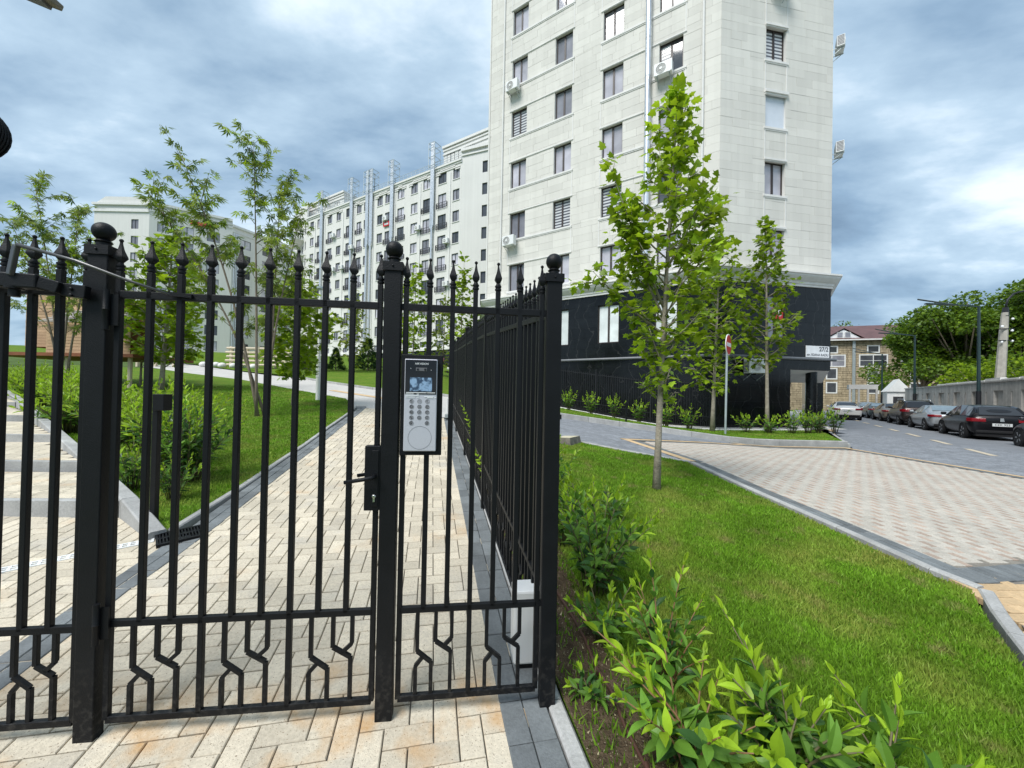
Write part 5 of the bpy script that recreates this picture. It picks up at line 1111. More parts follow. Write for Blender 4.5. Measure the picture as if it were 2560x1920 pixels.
def car(label, kind, paint, p, ang, scale=1., glass='car_glass', plate=None, badge=False, group='cars parked along the street', rails=False):
    """p: rear-bumper centre on the ground; ang: heading"""
    P = PROF[kind]; st = P['st']; fw = V((math.sin(ang), math.cos(ang), 0)); lf = V((-fw.y, fw.x, 0))*1.0; lf = V((-math.cos(ang), math.sin(ang), 0))
    M = Matrix(((fw.x*scale, lf.x*scale, 0, p[0]), (fw.y*scale, lf.y*scale, 0, p[1]), (0,0,scale,p[2]), (0,0,0,1)))
    root = thing('car', label, 'car', p, group)
    rows = []
    for (x, zs, zm, zb, zr, wm, wb, wr) in st:
        half = [(x, .55*wm, zs-.01), (x, wm-.05, zs), (x, wm, zm), (x, wb, zb), (x, wr, zr), (x, wr*.45, zr+.025)]
        rows.append(half)
    nr = 6; v = []; f = []
    for h in rows: v += h+[(a, -b, c) for a, b, c in h[::-1]]
    k = 12
    for i in range(len(rows)-1):
        for j in range(k-1): f.append((i*k+j, i*k+j+1, (i+1)*k+j+1, (i+1)*k+j))
        f.append((i*k+k-1, i*k, (i+1)*k, (i+1)*k+k-1))
    f.append(tuple(range(k))); f.append(tuple((len(rows)-1)*k+j for j in range(k))[::-1])
    bm = bmesh.new(); me = mesh_of(v, f); bm.from_mesh(me); bmesh.ops.recalc_face_normals(bm, faces=bm.faces[:]); bm.to_mesh(me); bm.free(); me.name = 'body'; me.shade_smooth()
    body = link('body', me, paint, root, M); s = body.modifiers.new('sub', 'SUBSURF'); s.levels = s.render_levels = 2
    def pane(quad, name='window', inset=.09, off=.016, m=glass):
        c = sum((V(q) for q in quad), V())/len(quad); q2 = [V(q).lerp(c, inset) for q in quad]; n = (q2[1]-q2[0]).cross(q2[2]-q2[0]).normalized()
        if n.dot(c-V((P['L']*.45,0,.7))) < 0: n = -n
        # thin closed pane, fitted slightly proud of the body
        b = MB(); w = [x+n*off for x in q2]; w2 = [x-n*.06 for x in q2]; nq = len(w); b.add(w+w2, [tuple(range(nq)), tuple(range(nq,2*nq))[::-1]]+[(i,(i+1)%nq,nq+(i+1)%nq,nq+i) for i in range(nq)])
        bm = bmesh.new(); mm_ = b.mesh(name=name); bm.from_mesh(mm_); bmesh.ops.recalc_face_normals(bm, faces=bm.faces[:]); bm.to_mesh(mm_); bm.free(); link(name, mm_, m, root, M)
    a0, a1 = P['side']
    for sgn in (1, -1):
        for i in range(a0, a1):
            A_, B_ = rows[i], rows[i+1]; pane([(q[0], q[1]*sgn, q[2]) for q in (A_[3], B_[3], B_[4], A_[4])], inset=.08, off=.012)
        A_, B_ = rows[a1], rows[a1+1]; pane([(q[0], q[1]*sgn, q[2]) for q in (A_[3], V(A_[3]).lerp(V(B_[3]), .75), A_[4])], inset=.1, off=.012)
    r0, r1 = P['rear']
    pane([(rows[r0][4][0]+.05, .62, rows[r0][4][2]+.06), (rows[r1][4][0], .5, rows[r1][4][2]-.02), (rows[r1][4][0], -.5, rows[r1][4][2]-.02), (rows[r0][4][0]+.05, -.62, rows[r0][4][2]+.06)], 'rear_window', .02, .03)
    f0, f1 = P['front']
    pane([(rows[f0][4][0], .52, rows[f0][4][2]), (rows[f1][4][0]-.05, .64, rows[f1][4][2]+.03), (rows[f1][4][0]-.05, -.64, rows[f1][4][2]+.03), (rows[f0][4][0], -.52, rows[f0][4][2])], 'windscreen', .04, .03)
    ty, ri = wheel_meshes()
    for x in P['wheels']:
        for sgn in (1, -1):
            WMx = M @ TR(x, sgn*.80, .33) @ Matrix.Rotation(-sgn*PI/2, 4, 'X'); w = link('wheel', ty, 'tyre', root, WMx); link('rim', ri, 'rim', w, WMx)
            b = MB(); b.lathe([(.385,-.02),(.385,.07),(.345,.075),(.345,-.02)], 22); link('arch_gap_ring', b.mesh(rad(40),'arch_gap_ring'), 'under', root, WMx @ TR(0,0,.035))  # black ring stands in for the shaded arch gap round the tyre
    z0, z1, yy = P['tail']
    for sgn in (1, -1):
        o_ = [(-.025,yy-.36),(.0,yy-.10),(.07,yy+.03),(.30,yy+.125)]; i_ = [(.2,yy-.36),(.22,yy-.14),(.26,yy-.06),(.38,yy+.0)]
        b = MB(); b.v = [V((x_, y_, z_)) for ring, zz in ((o_, (z0+.07, z1+.0)), (i_, (z0+.07, z1+.0))) for z_ in zz for x_, y_ in ring]
        for q_ in range(3): b.f += [(q_, q_+1, 4+q_+1, 4+q_), (8+q_, 12+q_, 12+q_+1, 8+q_+1), (q_, 8+q_, 8+q_+1, q_+1), (4+q_, 4+q_+1, 12+q_+1, 12+q_)]
        b.f += [(0,4,12,8),(3,11,15,7)]
        v2 = [V((p_.x, p_.y*sgn, p_.z)) for p_ in b.v]; b.v = v2
        bm = bmesh.new(); mm_ = b.mesh(name='tail_light'); bm.from_mesh(mm_); bmesh.ops.recalc_face_normals(bm, faces=bm.faces[:]); bm.to_mesh(mm_); bm.free(); link('tail_light', mm_, 'tail_red', root, M, bevel=.02)
        b = MB(); b.box(st[f1][0]-.28, st[f1][0]-.12, sgn*.93-.09, sgn*.93+.09, st[f1][3]+.04, st[f1][3]+.18); link('mirror', b.mesh(name='mirror'), paint, root, M, bevel=.04)
    zc = .5*(z0+z1)-.06 if kind != 'hatch' else .66
    b = MB(); b.box(-.035,.06,-.27,.27,zc-.06,zc+.06); link('number_plate', b.mesh(name='number_plate'), 'plate', root, M)
    if plate:
        D2 = M @ Matrix(((0,0,-1,-.037),(-1,0,0,0),(0,1,0,zc),(0,0,0,1))); text('plate_text', plate, .115, 'plate_text', root, D2, .001)
    b = MB(); b.box(.03, P['L']-.15, -.70, .70, .16, .34); link('underbody', b.mesh(name='underbody'), 'under', root, M)
    b = MB(); b.box(-.02,.12,-.72,.72,.30,.42); link('rear_bumper', b.mesh(name='rear_bumper'), 'under', root, M, bevel=.03)
    if badge: b = MB(); b.add([(-.03,-.06,.80),(-.03,.06,.80),(-.015,.05,.94),(-.015,-.04,.94)],[(0,1,2,3)]); link('badge', b.mesh(name='badge'), 'steel', root, M)
    if rails:
        for sgn in (1,-1): b = MB(); b.tube([(.6,.6*sgn,1.66),(.8,.62*sgn,1.76),(2.3,.62*sgn,1.77),(2.5,.6*sgn,1.68)],.025,8); link('roof_rail', b.mesh(0,'roof_rail'), 'steel', root, M)
    return root
HA = math.atan2(RU[0], RU[1])
def cp(a, o): return (*rd(a, o), 0)
car('dark grey car cut off by the picture edge, nearest in the parked row', 'hatch', 'paint_grey', cp(19.2,8.45), HA, glass='car_glass')
car('black estate hatchback with red tail lights parked second in the row', 'hatch', 'paint_black', cp(25.1,7.95), HA, 1.02, plate='CEK 953', badge=True)
car('silver sedan with dark red tail lights parked ahead of the black hatchback', 'sedan', 'paint_silver', cp(30.2,7.9), HA, glass='car_glass_light')
car('dark brown sport utility car with roof rails parked ahead of the silver sedan', 'suv', 'paint_brown', cp(35.9,7.9), HA, rails=True)
car('tan coloured sedan parked ahead of the brown utility car', 'sedan', 'paint_tan', cp(41.2,7.9), HA)
car('dark green car parked ahead of the tan sedan', 'sedan', 'paint_green', cp(46.6,7.9), HA, glass='car_glass_light')
car('pale blue car at the far end of the parked row', 'hatch', 'paint_blue', cp(52.0,7.9), HA, glass='car_glass_light')
car('white sedan seen from behind driving up the street lane', 'sedan', 'paint_white', cp(41.3,4.95), HA, 1.05, plate='KTM 481', group='')
car('white car glimpsed sideways beside the granite column', 'sedan', 'paint_white', cp(57,.7), HA-1.3, glass='car_glass_light', group='')
# ---------------------------------------------------------------- vegetation
def leaf_template(kind):
    if kind == 'maple':
        pts = [(0,0),(.22,-.04),(.50,.10),(.36,.28),(.58,.52),(.30,.55),(.22,.72),(0,1.02),(-.22,.72),(-.30,.55),(-.58,.52),(-.36,.28),(-.50,.10),(-.22,-.04)]
        v = [(x, y, -.25*abs(x)*abs(x)-.08*y*y) for x, y in pts]+[(0,.4,.02)]; n = len(pts); f = [(i, (i+1) % n, n) for i in range(n)]
    elif kind == 'broad':      # cheap five-point leaf
        v = [(0,0,0),(.42,.18,-.06),(.30,.62,-.06),(0,1,-.1),(-.30,.62,-.06),(-.42,.18,-.06)]; f = [(0,1,2),(0,2,3),(0,3,4),(0,4,5)]
    elif kind == 'ellipse':
        w = [0,.13,.19,.17,.085,0]; y = [0,.18,.40,.62,.83,1.0]; v = [(0,yy,-.16*yy*yy) for yy in y]+[(-a,yy,.10*a/.23-.16*yy*yy) for a, yy in zip(w[1:5],y[1:5])]+[(a,yy,.10*a/.23-.16*yy*yy) for a, yy in zip(w[1:5],y[1:5])]
        f = [(0,1,6),(0,10,1),(4,5,9),(4,13,5)]
        for i in range(1,4): f += [(i,i+1,6+i),(i,6+i,5+i),(i,9+i,10+i),(i,10+i,i+1)]
    elif kind == 'feather':
        v = []; f = []
        for a, l in ((-1.1,.55),(-.55,.85),(0,1),(.55,.85),(1.1,.55)):
            o = len(v); s, c = math.sin(a), math.cos(a); w = .09
            v += [(0,0,0),(s*l*.5+c*w,c*l*.5-s*w,-.05),(s*l,c*l,-.14),(s*l*.5-c*w,c*l*.5+s*w,-.05)]; f += [(o,o+1,o+2),(o,o+2,o+3)]
    return np.array(v, float), np.array(f, int)
LT = {k: leaf_template(k) for k in ('maple','broad','ellipse','feather')}
def leaf_frames(dirs, ups):
    """rotation matrices: y along dirs, z near ups"""
    Y = dirs/np.linalg.norm(dirs, axis=1, keepdims=True); X = np.cross(Y, ups); X /= np.maximum(1e-6, np.linalg.norm(X, axis=1, keepdims=True)); Z = np.cross(X, Y)
    return np.stack([X, Y, Z], 2)
def leaf_mass(name, kind, P, R, S, m, parent, kindtag='stuff'):
    tv, tf = LT[kind]; N_ = len(P)
    if N_ == 0: return
    vv = (np.einsum('nij,kj->nki', R, tv)*S[:,None,None]+P[:,None,:]).reshape(-1, 3)
    ff = (tf[None]+(np.arange(N_)*len(tv))[:,None,None]).reshape(-1, 3)
    me = bpy.data.meshes.new(name); me.vertices.add(len(vv)); me.vertices.foreach_set('co', vv.astype(np.float32).ravel())
    me.loops.add(ff.size); me.loops.foreach_set('vertex_index', ff.astype(np.int32).ravel())
    me.polygons.add(len(ff)); me.polygons.foreach_set('loop_start', np.arange(0, ff.size, 3, dtype=np.int32)); me.update(calc_edges=True)
    return link(name, me, m, parent, kind=kindtag)
_lm = {}
def leaf_obj(kind, m):
    if (kind, m) not in _lm:
        tv, tf = LT[kind]; me = mesh_of(tv, [tuple(int(i) for i in q) for q in tf], name='leaf'); me.materials.append(MATS[m]); _lm[(kind, m)] = me
    return _lm[(kind, m)]
def put_leaves(root, kind, P, R, S, mats, nobj=0, name='leaf'):
    """mats: list of (material, share) chosen at random; the nobj leaves nearest the camera become objects"""
    P = np.asarray(P); S = np.asarray(S); n = len(P); names = [a for a, b in mats]; pr = np.array([b for a, b in mats], float); pr /= pr.sum()
    ch = rng.choice(len(names), n, p=pr); order = np.argsort(np.linalg.norm(P-np.array([0,0,1.58]), axis=1)); ob = set(order[:nobj].tolist())
    for i in ob:
        M = Matrix([[*(R[i][r]*S[i]), P[i][r]] for r in range(3)]+[[0,0,0,1]]); link('leaf', leaf_obj(kind, names[ch[i]]), None, root, M)
    for k, nm in enumerate(names):
        ids = [i for i in range(n) if ch[i] == k and i not in ob]
        if ids: leaf_mass('leaves', kind, P[ids], R[ids], S[ids], nm, root)
def curve(p, q, bend, n=5, up=.0):
    p, q = V(p), V(q); return [p.lerp(q, i/(n-1))+V(bend)*math.sin(PI*i/(n-1))+V((0,0,up*(i/(n-1))**2)) for i in range(n)]
def branch_leaves(path, t0, spacing, spread, size, acc, droop=.3, rnd=random):
    """leaves round a twig path"""
    L = sum((path[i+1]-path[i]).length for i in range(len(path)-1)); n = max(2, int(L*(1-t0)/spacing))
    for k in range(n):
        t = t0+(1-t0)*(k+rnd.random())/n; f = t*(len(path)-1); i = min(int(f), len(path)-2); p = path[i].lerp(path[i+1], f-i); d = (path[i+1]-path[i]).normalized()
        o = V((rnd.gauss(0,1), rnd.gauss(0,1), rnd.gauss(0,.7))); o.normalize(); q = p+o*spread*rnd.random()
        ld = (d*.5+o*.9+V((0,0,-droop))).normalized(); up = V((rnd.gauss(0,.5), rnd.gauss(0,.5), 1))
        acc[0].append(tuple(q)); acc[1].append(tuple(ld)); acc[2].append(tuple(up)); acc[3].append(size*rnd.uniform(.65,1.15))
def tree(label, base, top, env, leafkind, size, mats, nbr, r0=.05, spacing=.06, twig=3, nobj=0, name='tree', bark='bark', group=None, seed=1, spread=.12, rise=.5, lean=(0,0), droop=.3, extra=()):
    """env: [(z, radius)] crown envelope above base"""
    rnd = random.Random(seed); root = thing(name, label, 'tree', base, group); b = V(base); t = V(top); acc = ([], [], [], [])
    trunk = curve(b-V((0,0,.1)), t, (lean[0], lean[1], 0), 9); H = t.z-b.z
    mb = MB(); mb.tube(trunk, [r0*1.25]+[r0*(1-.85*i/8) for i in range(1, 9)], 10); build(mb, 'trunk', bark, root, smooth=0)
    zs = [e_[0] for e_ in env]; rs = [e_[1] for e_ in env]; z0, z1 = zs[0], zs[-1]; br = MB()
    for k in range(nbr):
        f = (k+.5)/nbr; z = z0+(z1-z0)*f; u = (z)/H; fi = min(max(u, 0), .999)*8; i = int(fi); p = trunk[i].lerp(trunk[i+1], fi-i)
        R_ = float(np.interp(z, zs, rs))*rnd.uniform(.7, 1.08); az = k*2.4+rnd.uniform(-.4,.4); d = V((math.cos(az), math.sin(az), 0)); q = p+d*R_+V((0,0,R_*rise*rnd.uniform(.6,1.4)))
        path = curve(p-V((0,0,R_*.25)), q, (0,0,-.06*R_), 5); br.tube(path, [r0*.32*(1-.5*f), r0*.25, r0*.18, r0*.12, r0*.05], 5)
        branch_leaves(path, .25, spacing, spread, size, acc, droop, rnd)
        for j in range(twig):
            f2 = rnd.uniform(.3,.9); fi2 = f2*4; i2 = min(int(fi2),3); s_ = path[i2].lerp(path[i2+1], fi2-i2); d2 = (d+V((rnd.gauss(0,.9),rnd.gauss(0,.9),rnd.uniform(-.3,.8)))).normalized(); e2 = s_+d2*R_*rnd.uniform(.3,.55)
            p2 = curve(s_, e2, (0,0,.03*R_), 4); br.tube(p2, [r0*.14,r0*.1,r0*.07,r0*.03], 4); branch_leaves(p2, .1, spacing, spread, size, acc, droop, rnd)
    for f0, tip in extra:      # strong side limbs
        fi = f0*8; i = int(fi); p = trunk[i].lerp(trunk[i+1], fi-i); path = curve(p, tip, (0,0,-.05), 6); br.tube(path, [r0*.4,r0*.33,r0*.26,r0*.2,r0*.13,r0*.06], 6); branch_leaves(path, .25, spacing*.7, spread, size, acc, droop, rnd)
        for j in range(9):
            f2 = rnd.uniform(.3,1); fi2 = f2*4.99; i2 = int(fi2); s_ = path[i2].lerp(path[i2+1], fi2-i2); e2 = s_+V((rnd.gauss(0,.16),rnd.gauss(0,.16),rnd.uniform(-.05,.28))); p2 = curve(s_, e2, (0,0,.02), 4); br.tube(p2, [r0*.12,r0*.09,r0*.06,r0*.03], 4); branch_leaves(p2, .1, spacing*.8, spread, size, acc, droop, rnd)
    build(br, 'limbs', bark, root, smooth=0)
    branch_leaves([trunk[6], trunk[7], t, t+V((0,0,size))], .0, spacing*.7, spread, size, acc, droop, rnd)
    Pn = np.array(acc[0]); R = leaf_frames(np.array(acc[1]), np.array(acc[2])); put_leaves(root, leafkind, Pn, R, np.array(acc[3]), mats, nobj); return root
def gz(x, y, o=0): return (x, y, T_(x, y)+o)
MM = [('leaf_maple',.6),('leaf_maple_dark',.25),('leaf_bright',.15)]
tree('young plane tree with large lobed leaves standing in the lawn', gz(2.09,5.52), (2.36,5.6,6.0), [(1.3,.28),(1.9,.40),(2.5,.64),(3.2,.82),(4.0,.74),(4.5,.44),(5.2,.32),(5.75,.10)], 'maple', .118, [('leaf_maple',.55),('leaf_maple_dark',.25),('leaf_bright',.2)], 50, .05, .036, 5, 300, 'plane_tree', seed=3, lean=(-.03,0), spread=.15, rise=.75, extra=[(.46,(1.28,5.4,4.95)),(.40,(1.12,5.45,3.35)),(.5,(2.95,5.6,4.5)),(.44,(1.5,5.7,4.4))])
tree('young plane tree behind the no entry sign pole', (8.45,16.2,.28), (8.75,16.3,8.6), [(1.5,.5),(2.2,1.1),(4,1.2),(6,.8),(7.6,.5),(8.2,.15)], 'maple', .22, MM, 42, .085, .085, 5, 60, 'plane_tree', seed=5, spread=.22, group='young trees in the verge')
tree('slender young plane tree in front of the red poster window', (10.9,16.4,.28), (10.75,16.4,9.1), [(2.6,.35),(3.2,.9),(4.2,1.25),(6,.9),(7.8,.55),(8.8,.12)], 'maple', .21, [('leaf_maple',.5),('leaf_maple_dark',.5)], 44, .085, .085, 5, 60, 'plane_tree', seed=8, spread=.2, group='young trees in the verge')
def stem_tree(label, base, tips, size, seed, mats, name='maple_tree', r=.06, kind='feather', spacing=.05, group=None, low=.3, tl=.8):
    rnd = random.Random(seed); root = thing(name, label, 'tree', base, group); acc = ([], [], [], []); br = MB()
    for tp in tips:
        b = V(base)+V((rnd.uniform(-.15,.15), rnd.uniform(-.15,.15), -.05)); t = V(tp); path = curve(b, t, ((t.x-b.x)*-.12, 0, 0), 10)
        mb = MB(); mb.tube(path, [r*(1-.88*i/9) for i in range(10)], 8); build(mb, 'stem', 'bark_grey', root, smooth=0); L = (t-b).length
        for k in range(int(L*3.2)):
            f = low+(1-low)*rnd.random()**.8; fi = min(f, .999)*9; i = int(fi); p = path[i].lerp(path[i+1], fi-i); az = rnd.random()*2*PI; l = tl*rnd.uniform(.5,1.2)*(1.15-.55*f); dv = (t-b).normalized()
            q = p+V((math.cos(az)*l, math.sin(az)*l, l*.55))+dv*l*.35; pth = curve(p, q, (0,0,.08*l), 5); br.tube(pth, [r*.22,r*.16,r*.11,r*.07,r*.03], 4); branch_leaves(pth, .2, spacing, .13, size, acc, .75, rnd)
        branch_leaves(path[6:], .2, spacing*.9, .12, size, acc, .7, rnd)
    build(br, 'limbs', 'bark_grey', root, smooth=0)
    put_leaves(root, kind, np.array(acc[0]), leaf_frames(np.array(acc[1]), np.array(acc[2])), np.array(acc[3]), mats, 0); return root
FM = [('leaf_feather',.6),('leaf_wood',.25),('leaf_maple',.15)]
stem_tree('tall multi stemmed silver maple with drooping leaves behind the gate', gz(-6.9,10.65), [(-7.3,10.6,8.4),(-9.1,10.3,8.0),(-10.0,10.4,6.9),(-5.9,10.6,6.6),(-6.7,10.9,7.4)], .23, 4, FM, spacing=.05, r=.042, tl=1.0)
stem_tree('feathery multi stemmed maple beside the timber playhouse', gz(-16.6,14.2), [(-17.6,14,8.9),(-16.4,14.4,8.2),(-18.8,14.3,7.6),(-15.6,14.2,6.8)], .26, 9, FM, spacing=.06, r=.045, tl=1.1)
tree('bright green maple behind the gate bars nearest the hinge', gz(-15.07,16.53), (-14.7,16.5,8.3), [(1.2,1.0),(2.2,1.7),(4,1.7),(5.5,1.1),(6.6,.3)], 'maple', .25, MM, 44, .10, .075, 5, 0, 'maple_tree', seed=12, spread=.25)
tree('dense green maple low behind the silver maple stems', gz(-7.4,13.0), (-7.3,13.0,5.6), [(1.0,.7),(1.8,1.1),(3.0,1.05),(4.2,.3)], 'maple', .22, [('leaf_maple',.6),('leaf_maple_dark',.4)], 34, .05, .07, 5, 0, 'maple_tree', seed=14, spread=.2)
tree('yellowish sapling beside the thick gate post', gz(-17.2,17.8), (-17.1,17.8,6.6), [(1.0,.7),(2.5,.8),(4.4,.3)], 'broad', .2, [('leaf_yellow',.7),('leaf_maple',.3)], 22, .05, .12, 3, 0, 'sapling', seed=15, spread=.22)
# saplings before the long block: (x, y, height, radius, mats)
SAP = [(-17.6,33,8.2,1.9,FM,'broad','loose sapling with thin stems in front of the middle flues'),(-14.2,34,7.0,1.3,[('leaf_yellow',.7),('leaf_feather',.3)],'broad','yellow green sapling left of the intercom post'),(-8.6,33,9.6,1.4,[('leaf_maple',.6),('leaf_maple_dark',.4)],'maple','slim green maple above the intercom'),(-6.2,34,7.4,1.5,[('leaf_feather',.8),('leaf_yellow',.2)],'broad','thin feathery sapling right of the intercom'),(-10.3,36,9.0,1.1,[('leaf_feather',.7),('leaf_maple',.3)],'broad','narrow sapling seen beside the middle gate post'),(-4.0,29,9.4,1.2,[('leaf_maple',.5),('leaf_maple_dark',.5)],'maple','conical dark maple above the far end of the path railing'),(-21.5,36,6.5,1.4,[('leaf_feather',.6),('leaf_maple',.4)],'broad','low sapling beside the white lamp pole'),(-30,35,6.6,1.6,[('leaf_maple',.6),('leaf_yellow',.4)],'broad','light sapling near the dark lamp column')]
for i, (x, y, h, r, mt, kd, lb_) in enumerate(SAP):
    b = gz(x, y); tree(lb_, b, (x+.2, y, b[2]+h), [(h*.12,r*.5),(h*.3,r),(h*.6,r*.8),(h*.92,r*.15)], kd, .34 if kd == 'broad' else .36, mt, 30, .06, .2, 5, 0, 'sapling', seed=30+i, group='saplings before the long white block', spread=.4, bark='bark_grey')
def conifer(label, base, h, r, group=None, seed=1, name='pine_shrub', m='needle'):
    rnd = random.Random(seed); root = thing(name, label, 'conifer', base, group); mb = MB(); mb.tube([V(base), V(base)+V((0,0,h*.96))], [r*.07,r*.01], 6); build(mb, 'trunk', 'bark_grey', root); P = []; D = []; U = []; S = []
    for k in range(int(700)):
        f = rnd.random()**1.4; z = h*(.06+.94*f); rr = r*(1-f)*rnd.uniform(.3,1.05)+.02; a = rnd.random()*2*PI; P.append((base[0]+math.cos(a)*rr, base[1]+math.sin(a)*rr, base[2]+z)); D.append((math.cos(a), math.sin(a), rnd.uniform(.1,.9))); U.append((rnd.gauss(0,1), rnd.gauss(0,1), rnd.gauss(0,1))); S.append(h*.12*rnd.uniform(.6,1.3))
    put_leaves(root, 'feather', np.array(P), leaf_frames(np.array(D), np.array(U)), np.array(S), [(m,.7),('leaf_wood',.3)], 0)
for i, (x, y, h) in enumerate([(-19.2,35,2.2),(-16.3,35.5,2.0),(-13.9,37,3.0),(-20.6,36.5,1.9)]):
    conifer(f'small pine on the far lawn, {["second","third","rightmost","leftmost"][i]} of four', gz(x, y, .05), h, h*.42, 'small pines on the far lawn', 50+i)
# shrubs: upright shoots with opposite leaves, pale young tips
def shrub(label, base, n, h, spread, size, seed, nobj=0, young=.3, group=None, name='shrub', dark=.4, stemm='stem', lean=(0,0), pair=.055, tipsz=1.0, stems=None):
    rnd = random.Random(seed); root = thing(name, label, 'shrub', base, group); b = V(base); G = {'leaf_bright': ([],[],[],[]), 'leaf_shrub': ([],[],[],[]), 'leaf_dark': ([],[],[],[])}; mb = MB()
    for k in range(n):
        if stems and k < len(stems): q = V(stems[k]); s0 = b+V((rnd.uniform(-.05,.05), rnd.uniform(-.05,.05), 0))
        else:
            az = k*2.4+rnd.uniform(-.5,.5); rr = spread*math.sqrt((k+.6)/n)*rnd.uniform(.8,1.2); hh = h*rnd.uniform(.62,1.05)*(1-.25*rr/max(spread,.01)); s0 = b+V((math.cos(az)*rr*.2, math.sin(az)*rr*.2, 0)); q = b+V((math.cos(az)*rr+lean[0], math.sin(az)*rr+lean[1], hh))
        path = curve(s0, q, ((s0.x-q.x)*.2, (s0.y-q.y)*.2, 0), 6); L = (q-s0).length; mb.tube(path, [.006*size/.09, .005*size/.09, .0045*size/.09, .004*size/.09, .003*size/.09, .002*size/.09], 5)
        m_ = max(4, int(L*.82/pair))
        for j in range(m_):
            t = .18+.82*(j+.5)/m_; fi = t*5; i = min(int(fi),4); p = path[i].lerp(path[i+1], fi-i); d = (path[i+1]-path[i]).normalized(); a0 = (j % 2)*PI/2+rnd.uniform(-.4,.4); u = d.cross(V((.3,.2,1))).normalized(); w = d.cross(u)
            for s_ in (0, PI):
                if rnd.random() < .1: continue
                o = u*math.cos(a0+s_)+w*math.sin(a0+s_); open_ = 1.1-.75*t; ld = (o*open_+d*(.35+.6*t)+V((0,0,-.28*(1-t)))).normalized(); up = (d*.9+V((0,0,.5))+V((rnd.gauss(0,.2),rnd.gauss(0,.2),0)))
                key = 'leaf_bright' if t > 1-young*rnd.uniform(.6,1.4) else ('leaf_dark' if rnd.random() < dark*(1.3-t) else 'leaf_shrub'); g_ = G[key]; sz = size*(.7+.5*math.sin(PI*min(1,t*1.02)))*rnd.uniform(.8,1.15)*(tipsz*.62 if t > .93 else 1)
                g_[0].append(tuple(p)); g_[1].append(tuple(ld)); g_[2].append(tuple(up)); g_[3].append(sz)
        for s_ in range(3):
            o = V((rnd.gauss(0,.3), rnd.gauss(0,.3), 1)); g_ = G['leaf_bright']; g_[0].append(tuple(q)); g_[1].append(tuple((path[-1]-path[-2]).normalized()*.9+o*.45)); g_[2].append((rnd.gauss(0,1), rnd.gauss(0,1), .3)); g_[3].append(size*.62*rnd.uniform(.7,1.1))
    build(mb, 'stems', stemm, root, smooth=0); tot = sum(len(g_[0]) for g_ in G.values())
    for mname, g_ in G.items():
        if g_[0]: put_leaves(root, 'ellipse', np.array(g_[0]), leaf_frames(np.array(g_[1]), np.array(g_[2])), np.array(g_[3]), [(mname,1)], min(len(g_[0]), int(nobj*len(g_[0])/tot)))
    return root
# front planting strip, right of the corner post
SHR = [((.80,1.66),.40,14,.34,.108,'large leaved shrub in the foreground with pale shoots beside the brown pipe',[(.37,1.95,.47),(.73,1.85,.47),(.57,1.9,.31),(.61,1.7,.19),(.78,1.62,.15),(.50,1.82,.36)]),
 ((1.18,1.64),.34,13,.34,.108,'leafy shrub in the foreground, middle of the clump on the lawn edge',[(1.13,1.85,.43),(1.26,1.8,.31),(1.08,1.95,.52),(1.0,1.75,.34),(1.3,1.7,.28)]),
 ((1.58,1.56),.24,10,.30,.104,'foreground shrub with one long shoot reaching over the grass',[(1.77,1.75,.30),(1.52,1.8,.31),(1.68,1.66,.22)]),
 ((.86,2.12),.60,11,.26,.088,'slim shrub with upright reddish stems next to the front clump',[(.81,2.25,.72),(1.0,2.2,.65),(.72,2.2,.5)]),
 ((.66,2.95),.92,19,.46,.102,'bushy dark leaved shrub close to the corner post',[(.64,3.0,.83),(.88,3.0,.93),(1.1,2.9,.69),(.46,3.1,.97)]),
 ((.44,2.0),.16,6,.14,.065,'tiny dark leaved seedling at the foot of the corner post',None),
 ((.42,4.4),.95,18,.40,.078,'shrub farther along the railing behind the bushy one',None),
 ((1.15,4.3),.5,10,.26,.075,'small pale shrub before the foot of the young tree',None),
 ((.52,3.65),.75,14,.34,.08,'loose pale shrub between the bushy one and the far railing shrub',None),
 ((.60,2.42),.42,10,.24,.085,'low loose shrub between the bushy one and the front clump',None)]
for i, ((x, y), h, n, sp_, sz, lb_, st_) in enumerate(SHR):
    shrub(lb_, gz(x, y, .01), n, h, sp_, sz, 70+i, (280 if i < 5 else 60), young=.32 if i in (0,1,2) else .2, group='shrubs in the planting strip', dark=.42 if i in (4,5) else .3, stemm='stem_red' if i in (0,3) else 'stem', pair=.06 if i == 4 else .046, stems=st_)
# bushes in the bed behind the gate
BED = [((-4.15,4.95),1.35,44,.66,.105,'tall leafy bush behind the gate beside the drain grate',.2,.5),((-4.95,5.6),1.25,46,.72,.105,'bright leafy bush behind the thick hinge post',.5,.12),((-3.78,4.35),.6,16,.32,.08,'low dark bush at the kerb behind the gate',.15,.6),((-4.5,4.6),.7,16,.36,.09,'low leafy bush at the foot of the tall one',.3,.4)]
hedge_y = [6.2,7.0,7.9,8.8,9.8,10.9,12.1,13.4]
for k, yy in enumerate(hedge_y): BED.append(((kerb_x(yy)+1.25+.2*math.sin(k*2.1), yy+.25*math.cos(k*1.7)), 1.25+.12*math.sin(k*3.3), 46, .85, .13, f'bright green hedge bush beside the steps, {["nearest","second","third","fourth","fifth","sixth","seventh","farthest"][k]} from the gate', .5, .1))
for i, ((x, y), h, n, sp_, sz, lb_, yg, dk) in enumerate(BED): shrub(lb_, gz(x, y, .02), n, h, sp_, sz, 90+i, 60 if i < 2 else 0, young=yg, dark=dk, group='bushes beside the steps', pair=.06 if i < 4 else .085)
sp_ = [((1.9,20.3),1.0),((2.9,19.6),1.15),((3.9,19.0),1.2),((4.9,18.4),1.2),((5.9,17.8),1.15),((6.9,17.2),1.3),((7.8,16.9),1.2),((9.7,15.9),.85),((10.6,15.8),.8),((11.6,15.9),.95),((12.4,16.1),1.1),((13.0,16.3),1.0),((13.8,17.2),1.0),((14.2,16.9),1.15)]
